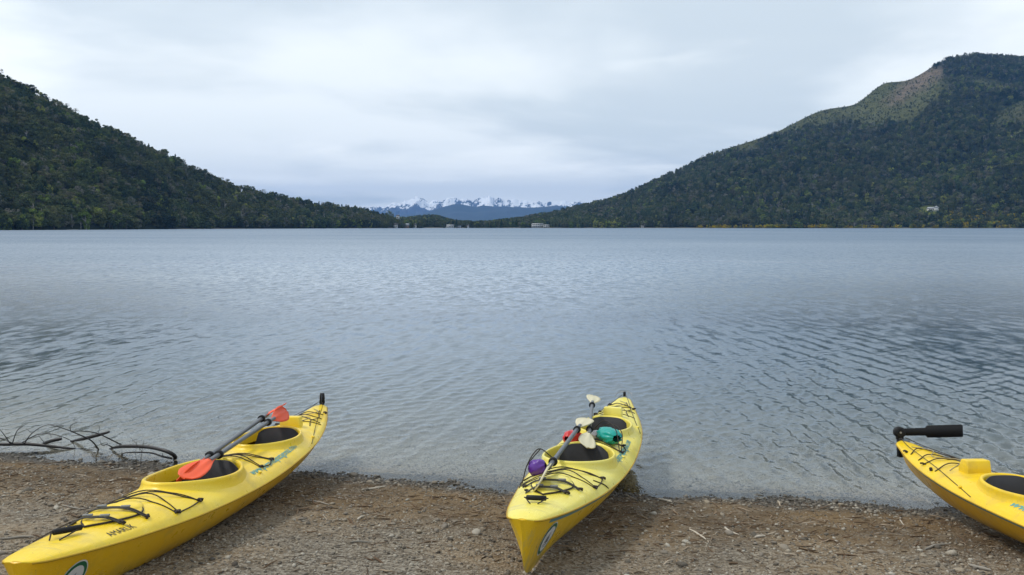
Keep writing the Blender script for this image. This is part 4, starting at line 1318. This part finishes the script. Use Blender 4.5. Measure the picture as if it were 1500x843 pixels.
class Hill:
    """a slope from the shore up to a skyline: stations give bearing, shore distance, ridge distance, ridge height in the view"""
    def __init__(s, name, st, nu, nv, tree_h, relief, seed, masks=None, shape=1.0, back=1.35):
        st = np.array(st, float)
        px = np.linspace(st[0, 0], st[-1, 0], nu)
        f = [pchip(st[:, 0], st[:, k]) for k in (1, 2, 3)]
        Ds, Dr, Ry = f[0](px), f[1](px), f[2](px)
        ridge = np.array([at(a, b_, c)[:] for a, b_, c in zip(px, Ry, Dr)])
        Hr = np.maximum(ridge[:, 2] - tree_h, .5)
        v = np.concatenate([np.linspace(0, 1, nv), [1.05, 1.12, 1.2, back]])
        VV, PX = np.meshgrid(v, px, indexing='ij')
        D = Ds[None] + (Dr - Ds)[None] * VV
        tx = (PX - 750) / FPX / math.cos(PITCH)
        X = D * tx; Y = D
        rise = np.where(VV <= 1, np.clip(VV, 0, 1) ** shape, 1 - (VV - 1) * 1.1)
        Z = Hr[None] * rise
        bump_ = fbm(X / 260, Y / 260, 5, seed) * relief * np.clip(np.sin(np.pi * np.clip(VV, 0, 1)), 0, 1) ** .8 * Hr[None] / max(Hr.max(), 1)
        Z = Z + bump_ + np.where(VV == 0, -1.5, 0) + .35
        s.V = np.stack([X, Y, Z], -1); s.nu, s.nv = nu, len(v); s.v = v; s.px = px
        s.PX, s.PY = proj_np(s.V)
        me = mesh_np(name, s.V.reshape(-1, 3), grid_faces(len(v), nu), M['hill'])
        s.mask = {}
        for nm in ('grass', 'scree', 'lawn'):
            m = masks[nm](s.PX, s.PY) if masks and nm in masks else np.zeros_like(X)
            s.mask[nm] = m
            a = me.attributes.new(nm, 'FLOAT', 'POINT'); a.data.foreach_set('value', m.ravel().astype(np.float32))
        s.o = tag(link(name, me), kind='structure')
    def sample(s, i, j):
        """bilinear place at grid coordinates"""
        i0 = np.clip(np.floor(i).astype(int), 0, s.nv - 2); j0 = np.clip(np.floor(j).astype(int), 0, s.nu - 2)
        a = (i - i0)[:, None]; b_ = (j - j0)[:, None]
        V = s.V
        return (V[i0, j0] * (1 - a) + V[i0 + 1, j0] * a) * (1 - b_) + (V[i0, j0 + 1] * (1 - a) + V[i0 + 1, j0 + 1] * a) * b_
    def scatter_points(s, per_area, g, vmax=1.06):
        V = s.V
        A = np.linalg.norm(np.cross(V[1:, :-1] - V[:-1, :-1], V[:-1, 1:] - V[:-1, :-1]), axis=-1)
        A[s.v[:-1] >= vmax] = 0
        n = int(A.sum() * per_area)
        c = np.cumsum(A.ravel()); k = np.searchsorted(c, g.uniform(0, c[-1], n))
        i = k // (s.nu - 1); j = k % (s.nu - 1)
        fi, fj = i + g.uniform(0, 1, n), j + g.uniform(0, 1, n)
        return s.sample(fi, fj), s.mask['grass'][i, j], s.mask['scree'][i, j], s.mask['lawn'][i, j]
def forest(name, hill, per_area, height, g, label, mixw, thin=True, sky_clear=None):
    P, gr, scr, lw = hill.scatter_points(per_area, g)
    n = len(P)
    keep = g.uniform(0, 1, n) > np.maximum(np.maximum(gr * .45, scr * .80), lw)
    P, gr = P[keep], gr[keep]
    n = len(P)
    idx = np.zeros(n, int)
    patch = fbm(P[:, 0] / 140, P[:, 1] / 140, 3, 7)
    u = g.uniform(0, 1, n)
    w = np.array([mixw['round'], mixw['grey'], mixw['conifer'], mixw['lime'], mixw['snag']], float); w /= w.sum()
    cw = np.cumsum(w)
    u = np.clip(u + .22 * patch, 0, .9999)
    kind = np.searchsorted(cw, u)
    for k, r_ in enumerate((I_ROUND, I_GREY, I_CON, I_LIME, I_SNAG)):
        m = kind == k
        idx[m] = g.integers(r_[0], r_[-1] + 1, m.sum())
    h = height * np.clip(np.exp(g.normal(0, .24, n)), .5, 1.32) * np.where(gr > .3, .38, 1.0)
    ws = np.exp(g.normal(0, .12, n))
    rot = np.stack([g.normal(0, .04, n), g.normal(0, .04, n), g.uniform(0, 6.28, n)], -1)
    scatter(name, P, rot, np.stack([h * ws, h * ws, h], -1), idx, PROT, label=label)
    return P

gl_ = np.random.default_rng(31)
LEFT = Hill('left_hill', [(-2400, 330, 640, 120), (-1500, 345, 700, 60), (-900, 360, 760, 20), (-420, 400, 800, 20), (-200, 450, 800, 35), (0, 520, 800, 101), (60, 545, 810, 132), (110, 580, 820, 158), (170, 630, 850, 190), (250, 720, 900, 225), (300, 790, 940, 250),
                          (370, 880, 1010, 277), (430, 960, 1080, 291), (500, 1060, 1170, 302), (545, 1130, 1230, 310), (580, 1180, 1270, 322), (620, 1230, 1300, 329)],
            620, 54, 8.3, 34, 201, shape=1.05)
forest('forest', LEFT, 1 / 30., 9.6, gl_, 'dense dark green forest covering the steep left hillside', dict(round=66, grey=13, conifer=12, lime=6, snag=2.5))
mk = dict(grass=lambda x, y: np.maximum(soft_poly(x, y, [(1000, 246), (1060, 212), (1130, 186), (1205, 152), (1245, 146), (1292, 112), (1315, 110), (1370, 100), (1386, 125), (1375, 150), (1340, 180), (1290, 190), (1250, 180), (1190, 185), (1140, 196), (1090, 215), (1050, 232)], 14) * .9,
                                        soft_poly(x, y, [(1400, 110), (1450, 115), (1480, 130), (1440, 128)], 8) * .8),
          scree=lambda x, y: np.maximum(soft_poly(x, y, [(1380, 96), (1345, 106), (1328, 118), (1310, 138), (1290, 158), (1304, 155), (1326, 142), (1350, 130), (1378, 116), (1384, 106)], 9) * .9,
                                        soft_poly(x, y, [(1478, 165), (1500, 150), (1540, 150), (1530, 185), (1495, 188)], 6) * .1),
          lawn=lambda x, y: np.maximum(soft_poly(x, y, [(1340, 306), (1352, 303), (1374, 303), (1377, 313), (1372, 319), (1352, 320), (1340, 319)], 2), soft_poly(x, y, [(1395, 322), (1500, 318), (1500, 331), (1390, 331)], 6) * .35))
RIGHT = Hill('right_hill', [(660, 1330, 1420, 330), (700, 1330, 1560, 327), (760, 1320, 1650, 319), (840, 1290, 1720, 303), (900, 1270, 1760, 288), (960, 1250, 1800, 262), (1010, 1230, 1850, 238),
                            (1060, 1210, 1900, 214), (1085, 1200, 1900, 206), (1130, 1190, 1950, 190), (1200, 1170, 2000, 157), (1240, 1160, 2030, 150), (1290, 1150, 2060, 117), (1312, 1150, 2060, 115),
                            (1380, 1140, 2100, 82), (1420, 1130, 2120, 78), (1500, 1120, 2140, 85), (1600, 1100, 2140, 100), (1800, 1060, 2100, 120), (2050, 1000, 2000, 140), (2600, 900, 1800, 150), (3200, 800, 1500, 170)],
             660, 70, 7.5, 75, 221, mk, 1.05)
forest('forest', RIGHT, 1 / 46., 8.6, gl_, 'dark forest covering the lower slopes of the mountain on the right', dict(round=60, grey=17, conifer=18, lime=5, snag=1.5))
mk2 = dict(grass=lambda x, y: soft_poly(x, y, [(1280, 240), (1380, 196), (1500, 140), (1700, 80), (1700, 110), (1500, 175), (1400, 225), (1310, 250)], 18) * .62,
           scree=lambda x, y: soft_poly(x, y, [(1482, 162), (1510, 146), (1560, 140), (1545, 178), (1500, 188), (1488, 190)], 8) * .1,
           lawn=mk['lawn'])
SPUR = Hill('right_spur', [(1130, 1180, 1330, 318), (1180, 1172, 1420, 296), (1240, 1160, 1520, 266), (1300, 1150, 1600, 234), (1370, 1140, 1660, 200), (1440, 1130, 1700, 164), (1500, 1120, 1720, 136), (1600, 1100, 1740, 92), (1800, 1060, 1760, 60), (2050, 1000, 1760, 70), (2600, 900, 1600, 110), (3200, 800, 1350, 170)],
            480, 54, 7.0, 44, 241, mk2, 1.0)
forest('forest', SPUR, 1 / 46., 8.4, gl_, 'olive green forest on the nearer spur of the right mountain', dict(round=62, grey=14, conifer=12, lime=9, snag=2))
KNOLL = Hill('knoll', [(560, 1330, 1800, 322), (600, 1330, 1950, 320), (635, 1340, 2000, 317), (655, 1340, 1980, 322), (685, 1340, 1900, 330), (740, 1330, 1800, 331)], 60, 16, 8.0, 3, 251, shape=1.0)
forest('forest', KNOLL, 1 / 90., 10.5, gl_, 'small wooded knoll behind the far end of the lake', dict(round=70, grey=10, conifer=20, lime=4, snag=0))

# ------------------------------------------------------------------ blue ridge and snow range far away
def far_range(name, sky_pts, Y0, depth, nu, nv, rough, mat, seed, oct_=7, jag=.0):
    st = np.array(sky_pts, float)
    px = np.linspace(st[0, 0], st[-1, 0], nu)
    ry = np.interp(px, st[:, 0], st[:, 1])
    H = np.array([at(a, b_, Y0)[2] for a, b_ in zip(px, ry)]) * (1 + jag * fbm(px * .11, px * 0 + 2.0, 4, seed + 9))
    v = np.linspace(-1, 1, nv)
    VV, PX = np.meshgrid(v, px, indexing='ij')
    D = Y0 + depth * VV
    X = D * (PX - 750) / FPX / math.cos(PITCH)
    prof = np.clip(1 - np.abs(VV), 0, 1) ** 1.1
    # ridges run down from the crest
    rid = 1 - np.abs(fbm(X / (depth * .42) + 3, D / (depth * .6), oct_, seed)) * 1.6
    Z = H[None] * prof * (1 + rough * (rid - .75) * np.clip(np.abs(VV) * 3.0, .04, 1)) - 14 * (1 - prof)
    me = mesh_np(name, np.stack([X, D, Z], -1).reshape(-1, 3), grid_faces(nv, nu), mat)
    a = me.attributes.new('alt', 'FLOAT', 'POINT'); a.data.foreach_set('value', (Z / H.max()).ravel().astype(np.float32))
    return tag(link(name, me), kind='structure')
t = NT('snowy rock'); v = t.coord()
alt = t.attr('alt')
gp = t.n('ShaderNodeNewGeometry'); sn = t.n('ShaderNodeSeparateXYZ'); t.l(gp.outputs['Normal'], sn.inputs[0])
nz = t.noise(v, .0022, 8, .72)
n3 = t.noise(t.coord(scale=(1, .3, .6)), .011, 5, .75)
k = t.math('ADD', t.math('ADD', t.math('MULTIPLY', alt, 1.15), t.math('MULTIPLY', t.math('SUBTRACT', nz, .5), 1.5)), t.math('MULTIPLY', t.math('SUBTRACT', n3, .5), 1.8))
snow = t.ramp(k, [(0.70, 0.0), (0.80, 1.0)])
c = t.mix(snow, t.mix(nz, (0.055, 0.06, 0.075), (0.12, 0.12, 0.125)), (0.88, 0.90, 0.93))
t.pbr(c, .9, None, .1)
M['snow'] = t.m
M['blueridge'] = m_plain('far forest', (0.022, 0.032, 0.030), .95, .35, .004)
far_range('snowy_mountains', [(300, 316), (420, 314), (490, 311), (515, 308), (545, 305), (560, 303), (575, 297), (590, 292.5), (600, 293), (610, 290), (618, 291), (628, 294), (648, 296.5), (660, 291), (668, 288.5), (680, 289), (690, 292), (700, 290.5),
                              (712, 290), (718, 286.5), (726, 290), (740, 292), (770, 293), (790, 296.5), (798, 298), (806, 295), (822, 295), (845, 297), (880, 299), (960, 303), (1100, 308), (1300, 314)], 11600, 1300, 900, 110, .95, M['snow'], 301, jag=.13)
far_range('blue_ridge', [(420, 322), (520, 319), (580, 316), (620, 313), (645, 304), (665, 299), (675, 298.5), (690, 302), (698, 303), (708, 300.5), (720, 302), (745, 303), (780, 304), (800, 302.5), (815, 301), (830, 303), (880, 307), (1000, 312), (1200, 318)], 9000, 1900, 400, 50, .35, M['blueridge'], 321)

# ------------------------------------------------------------------ single trees on the far shores
def hill_at(px, Y, hills=None):
    x = Y * (px - 750) / FPX / math.cos(PITCH)
    best = .5
    for hl in (hills or (LEFT, RIGHT, SPUR, KNOLL)):
        d2 = (hl.V[..., 0] - x) ** 2 + (hl.V[..., 1] - Y) ** 2
        k = np.argmin(d2)
        if d2.ravel()[k] < 60 ** 2:
            i, j = np.unravel_index(k, d2.shape)
            best = max(best, float(hl.V[i, j, 2]))
    return Vector((x, Y, best))
def place_tree(name, kind, var, px, Y, h, w, label, group, gseed):
    g = random.Random(gseed)
    p = hill_at(px, Y)
    root = empty(name, (p.x, p.y, p.z - .3))
    root.rotation_euler = (0, 0, g.uniform(0, 6.28)); root.scale = (h * w, h * w, h)
    tag(root, label, 'tree', group)
    cr, tr = T[kind][var % len(T[kind])]
    link('trunk', tr, root); link('crown', cr, root)
    return root
g = random.Random(77)
def shore_d(px):
    return float(np.interp(px, [0, 110, 250, 370, 500, 580, 620, 660, 760, 840, 900, 960, 1060, 1240, 1500], [520, 580, 720, 880, 1060, 1180, 1230, 1330, 1320, 1290, 1270, 1250, 1210, 1160, 1120]))
# named trees round the far end of the lake
for i, px in enumerate((822, 827, 834, 841, 846, 851)):
    place_tree('poplar_tree', 'poplar', 0, px, shore_d(px) + g.uniform(0, 8), (17, 16, 21, 26, 26, 18)[i], .9, 'tall slender dark poplar in the row right of the white lodge', 'poplars beside the lodge', 1000 + i)
for i, (px, h) in enumerate(((807, 17), (811, 19), (816, 20))):
    place_tree('poplar_tree', 'poplar', 2, px, shore_d(px) + 3, h, 1.2, 'grey green poplar directly beside the white lodge', 'poplars touching the lodge', 1020 + i)
for i, (px, h, w, lab) in enumerate(((786, 16, 1.0, 'rounded bright green tree rising behind the white lodge'), (836, 11, 1.0, 'bright green bush tree between the dark poplars'),
                                     (847, 7, 1.2, 'small bright green round tree at the foot of the poplars'), (872, 16, .7, 'upright bright green tree standing first right of the poplars'),
                                     (880, 10, 1.1, 'low bright green tree right of the upright green tree'), (889, 12, 1.0, 'rounded green tree in the middle of the green shore clump'),
                                     (898, 14, 1.1, 'largest bright green tree of the shore clump'), (906, 10, 1.1, 'green tree on the outer side of the shore clump'),
                                     (915, 6, 1.6, 'low green bush on the shore beyond the green clump'), (766, 12, .9, 'green tree standing left of the white lodge'),
                                     (528, 12, .8, 'lone bright green tree on the far left shore'))):
    place_tree('broadleaf_tree', 'lime', i, px, shore_d(px) + 2 + (14 if px == 786 else 0), h, w, lab, None, 1040 + i)
for i, (px, h) in enumerate(((568, 23), (571, 26), (574, 25), (577, 22))):
    place_tree('poplar_tree', 'poplar', 0, px, shore_d(px) + 12, h, .9, 'dark poplar in the tall tuft above the left shore houses', 'poplars above the left shore houses', 1060 + i)
for i, px in enumerate((664, 669, 744, 751, 756, 735, 714)):
    place_tree('conifer_tree', 'conifer', i, px, 1310 + g.uniform(-20, 20), g.uniform(11, 16) if px < 680 else g.uniform(10, 15), 1.2, ('pointed dark conifer between the shore houses' if px < 700 else 'dark conifer on the low shore left of the white lodge'),
               'conifers at the far end of the lake ' + ('by the houses' if px < 700 else 'by the lodge'), 1080 + i)
for i in range(46):
    px = 585 + i * 4.3 + g.uniform(-2.5, 2.5)
    if any(abs(px - q) < 6 for q in (608, 661, 672, 790, 798)): Yq = 1345
    else: Yq = 1320 + g.uniform(-10, 25)
    kd = g.choice(('round', 'round', 'lime', 'round', 'conifer'))
    h_ = g.uniform(6, 12); w_ = g.uniform(.9, 1.4)
    place_tree('shore_tree', kd, i, px, Yq, h_, w_,
               ('taller ' if h_ > 9 else 'low ') + ('broad ' if w_ > 1.15 else 'slim ') + {'round': 'dark rounded tree', 'lime': 'paler green tree', 'conifer': 'dark pointed tree'}[kd] + ' at the lake end, ' + ('by the shore houses' if px < 640 else 'beside the pointed conifers' if px < 700 else 'left of the lodge' if px < 760 else 'around the lodge'),
               {'round': 'rounded trees of the far shore belt', 'lime': 'pale trees of the far shore belt', 'conifer': 'pointed trees of the far shore belt'}[kd], 1100 + i)
# the front rank of the left shore, tree by tree
cnt = 0
for i in range(150):
    f = (i + g.uniform(0, .9)) / 150
    px = -60 + 620 * f ** .85
    Ds = float(np.interp(px, [-420, -200, 0, 60, 110, 170, 250, 300, 370, 430, 500, 545, 580], [400, 450, 520, 545, 580, 630, 720, 790, 880, 960, 1060, 1130, 1180]))
    kd = g.choices(('round', 'grey', 'lime', 'conifer'), (7, 2, 2.2, 1.2))[0]
    lab = {'round': 'dark round tree of the left shore front rank', 'grey': 'greyish tree of the left shore front rank',
           'lime': 'fresh green tree of the left shore front rank', 'conifer': 'dark conifer of the left shore front rank'}[kd]
    h_ = g.uniform(7.5, 13); w_ = g.uniform(.85, 1.3)
    lab = ('tall ' if h_ > 10 else 'short ') + ('broad ' if w_ > 1.07 else 'slim ') + lab + (', near picture edge' if px < 110 else ', below steep slope' if px < 280 else ', below gentle slope' if px < 430 else ', towards lake end')
    place_tree('shore_tree', kd, i, px, Ds + g.uniform(2, 16), h_, w_, lab, 'left shore ' + {'round': 'round crowned trees', 'grey': 'grey trees', 'lime': 'fresh green trees', 'conifer': 'conifers'}[kd], 1200 + i)
# front rank and broom bushes on the right shore
for i in range(120):
    f = (i + g.uniform(0, .9)) / 120
    px = 925 + 640 * f
    Ds = float(np.interp(px, [840, 900, 960, 1060, 1130, 1240, 1380, 1500, 1600], [1290, 1270, 1250, 1210, 1190, 1160, 1140, 1120, 1100]))
    low = px > 1020
    kd = g.choices(('round', 'grey', 'lime', 'conifer'), (7, 2, 1.5 if not low else 3, 2))[0]
    lab = {'round': 'dark round crowned tree along the right shore', 'grey': 'greyish tree along the right shore', 'lime': 'fresh green tree along the right shore', 'conifer': 'pointed dark conifer along the right shore'}[kd]
    h_ = g.uniform(7, 12) if not low else g.uniform(3, 7)
    w_ = g.uniform(.9, 1.4)
    lab = ('tall ' if h_ > (9.5 if not low else 5) else 'short ') + ('broad ' if w_ > 1.15 else 'slim ') + lab + (', left of the broom' if px < 1020 else ', below the long ridge' if px < 1180 else ', left of hillside house' if px < 1350 else ', beyond hillside house')
    place_tree('shore_tree', kd, i, px, Ds + g.uniform(8, 22), h_, w_, lab, 'right shore ' + {'round': 'round crowned trees', 'grey': 'grey trees', 'lime': 'fresh green trees', 'conifer': 'conifers'}[kd], 1400 + i)
gb = np.random.default_rng(91)
pts = []
for k in range(520):
    px = gb.choice([gb.uniform(1020, 1560), gb.uniform(1120, 1160), gb.normal(1386, 12), gb.uniform(1395, 1500)], p=[.42, .1, .18, .30])
    Ds = float(np.interp(px, [840, 900, 960, 1060, 1130, 1240, 1380, 1500, 1600], [1290, 1270, 1250, 1210, 1190, 1160, 1140, 1120, 1100]))
    dpt = gb.uniform(-1, 3) if px < 1370 else gb.exponential(16) + 1
    pts.append(hill_at(px, Ds + dpt, (RIGHT, SPUR))[:])
pts = np.array(pts); n = len(pts)
sc = gb.uniform(2.6, 5.8, n)
scatter('broom_bushes', pts, np.stack([np.zeros(n), np.zeros(n), gb.uniform(0, 6.28, n)], -1), np.stack([sc, sc, sc], -1),
        gb.choice([0, 1, 2, 3], n, p=[.36, .32, .18, .14]), [merged(x) for x in T['broom']] + [merged(T['lime'][0]), merged(T['lime'][1])], label='yellow flowering broom and green bushes along the right shore')

# pale gravel rim of the far shore
M['shore'] = m_plain('far gravel shore', (0.13, 0.12, 0.10), .95, .3, .3)
def shore_strip(name, st):
    st = np.array(st, float); px = np.linspace(st[0, 0], st[-1, 0], 400)
    D = np.interp(px, st[:, 0], st[:, 1])
    P = []
    for off, z in ((-3.0, -.6), (0.0, .25), (5.0, .9)):
        y = D + off + 1.2 * fbm(px * .15, px * 0 + off, 3, 3)
        P.append(np.stack([y * (px - 750) / FPX / math.cos(PITCH), y, np.full_like(y, z)], -1))
    return tag(link(name, mesh_np(name, np.array(P).reshape(-1, 3), grid_faces(3, 400), M['shore'])), kind='structure')
shore_strip('far_shore', [(-2400, 330), (-1500, 345), (-900, 360), (-420, 400), (-200, 450), (0, 520), (110, 580), (250, 720), (370, 880), (500, 1060), (580, 1180), (640, 1320), (700, 1328), (760, 1318), (900, 1268), (1060, 1208), (1240, 1158), (1500, 1118), (1800, 1058), (2600, 898), (3200, 798)])
# low land closing the lake
V = []
for y in (1322, 1420, 2600):
    for px in np.linspace(480, 960, 20):
        V.append((y * (px - 750) / FPX, y, .4 if y < 1400 else 3))
M['meadow'] = m_plain('far meadow', (0.055, 0.075, 0.025), .95, .4, .02)
tag(link('far_land', mesh_np('far_land', V, grid_faces(3, 20), M['meadow'])), kind='structure')

# ------------------------------------------------------------------ houses
M['wall_white'] = m_plain('white render', (0.62, 0.62, 0.60), .8, .06, .5)
M['wall_grey'] = m_plain('grey render', (0.30, 0.31, 0.32), .8, .08, .5)
M['wall_wood'] = m_plain('brown boards', (0.22, 0.14, 0.08), .8, .15, 1.0)
M['roof_grey'] = m_plain('grey metal roof', (0.30, 0.32, 0.35), .5, .1, .5)
M['roof_dark'] = m_plain('dark roof', (0.07, 0.065, 0.07), .7, .2, .5)
M['glass'] = m_plain('dark window glass', (0.02, 0.025, 0.03), .1, .2, .5)
def house(name, label, px, Y, w, d, h, wall, roof, wins, pitch=.0, rz=0.0, z=None, extra=None):
    p = hill_at(px, Y)
    root = empty(name, (p.x, p.y, (z if z is not None else p.z) - .2), (0, 0, rz))
    tag(root, label, 'building')
    MB().box((0, 0, h / 2 - .5), (w, d, h + 1)).build('wall', M[wall], root, smooth=False)
    if pitch:
        rb = MB()
        ov = .6
        V = [(-w / 2 - ov, -d / 2 - ov, h - .1), (w / 2 + ov, -d / 2 - ov, h - .1), (w / 2 + ov, d / 2 + ov, h - .1), (-w / 2 - ov, d / 2 + ov, h - .1), (-w / 2 - ov, 0, h + pitch), (w / 2 + ov, 0, h + pitch)]
        rb.add(V, [[0, 1, 5, 4], [2, 3, 4, 5], [3, 2, 1, 0]])
        rb.F3.append(np.array([[0, 4, 3], [1, 2, 5]]))
        ro = rb.build('roof', M[roof], root, smooth=False)
        MB().box((w * .25, .6, h + pitch * .7), (1.0, 1.0, 2.2)).build('chimney', M['wall_grey'], ro, smooth=False)
    else:
        MB().box((0, 0, h + .2), (w + .8, d + .8, .5)).build('roof', M[roof], root, smooth=False)
    for (x, zz, ww, hh) in wins:
        wo_ = MB().box((x, -d / 2 - .06, zz), (ww + .3, .16, hh + .3)).build('window', M['wall_white'] if wall != 'wall_white' else M['wall_grey'], root, smooth=False)
        MB().box((x, -d / 2 - .12, zz), (ww, .12, hh)).build('pane', M['glass'], wo_, smooth=False)
    return root
house('lodge', 'long two storey white lodge with rows of windows on the far shore', 787, 1315, 19, 9, 7.2, 'wall_white', 'roof_grey',
      [(-7.2 + 2.9 * k, 5.2, 1.9, 1.6) for k in range(6)] + [(-7.2 + 2.9 * k, 1.9, 1.9, 1.9) for k in range(6)], z=.6)
house('boathouse', 'lower white building joined beside the long lodge', 800, 1312, 9.5, 8, 5.2, 'wall_white', 'roof_grey', [(-2.8 + 2.8 * k, 3.6, 1.7, 1.3) for k in range(3)] + [(-2.8 + 2.8 * k, 1.2, 1.7, 1.7) for k in range(3)], z=.6)
house('house', 'white house with grey roof standing apart on the right hillside lawn', 1361, 1212, 13, 7, 3.8, 'wall_white', 'roof_grey', [(-6 + 3 * k, 2.3, 1.8, 1.5) for k in range(5)], 2.6, .1)
house('house', 'small wing with white gable beside the right hillside house', 1367, 1208, 5, 6, 5.2, 'wall_white', 'roof_grey', [(-1.2, 3.4, 1.2, 1.6), (1.2, 3.4, 1.2, 1.6)], 2.2, .9)
house('cabin', 'grey roofed cabin half hidden in trees left of the hillside lawn', 1259, 1180, 12, 8, 3.6, 'wall_wood', 'roof_grey', [(-3, 1.9, 1.5, 1.4), (2, 1.9, 1.5, 1.4)], 2.4)
house('house', 'small white house, leftmost of the shore houses', 581, 1186, 5.5, 6, 4.6, 'wall_white', 'roof_dark', [(-1.2, 2.4, 1.1, 1.3), (1.4, 2.4, 1.1, 1.3)], 2.0, z=1)
house('house', 'brown cabin with dark roof between two white shore houses', 596, 1204, 8, 6, 3.4, 'wall_wood', 'roof_grey', [(-2, 1.8, 1.2, 1.2), (1.6, 1.8, 1.2, 1.2)], 3.0, z=1)
house('house', 'white house with grey gable, third of the shore houses', 608, 1218, 5.5, 6, 3.8, 'wall_white', 'roof_dark', [(-1.2, 1.9, 1.0, 1.2), (1.3, 1.9, 1.0, 1.2)], 2.2, z=1)
house('house', 'wide white house beside pointed conifer at the end of the lake', 660, 1300, 11, 7, 3.4, 'wall_white', 'roof_grey', [(-3.4 + 2.3 * k, 1.8, 1.3, 1.3) for k in range(4)], 1.6, z=.8)
house('house', 'low pale house with flat roof, right of the pointed conifers', 672, 1302, 8, 6, 2.8, 'wall_grey', 'roof_grey', [(-2.2 + 2.2 * k, 1.5, 1.2, 1.1) for k in range(3)], z=.8)
house('house', 'tiny white house high among trees under the dark poplars', 584, 1230, 4, 5, 4, 'wall_white', 'roof_dark', [(0, 2, 1.2, 1.3)], 1.4, z=15.0)
house('hut', 'tiny white hut at the water, right of the low pale house', 686, 1318, 3.2, 4, 3, 'wall_white', 'roof_dark', [(0, 1.6, .9, 1.0)], 1.2, z=.8)
house('hut', 'small pale hut on the shore beyond the green clump', 940, 1260, 3.6, 4, 2.6, 'wall_white', 'roof_grey', [(0, 1.4, .9, 1.0)], 1.0, z=.8)

# ------------------------------------------------------------------ air
t = NT('haze air')
pv = t.n('ShaderNodeVolumePrincipled')
pv.inputs['Color'].default_value = (0.15, 0.40, 0.92, 1)
pv.inputs['Density'].default_value = 7.0e-5
pv.inputs['Anisotropy'].default_value = 0.0
t.l(pv.outputs[0], t.out.inputs['Volume'])
bx = MB().box((0, 5500, 310), (16000, 15000, 660))
hz = bx.build('haze', t.m, smooth=False)
tag(hz, kind='stuff', label='thin blue haze in the air over the lake')
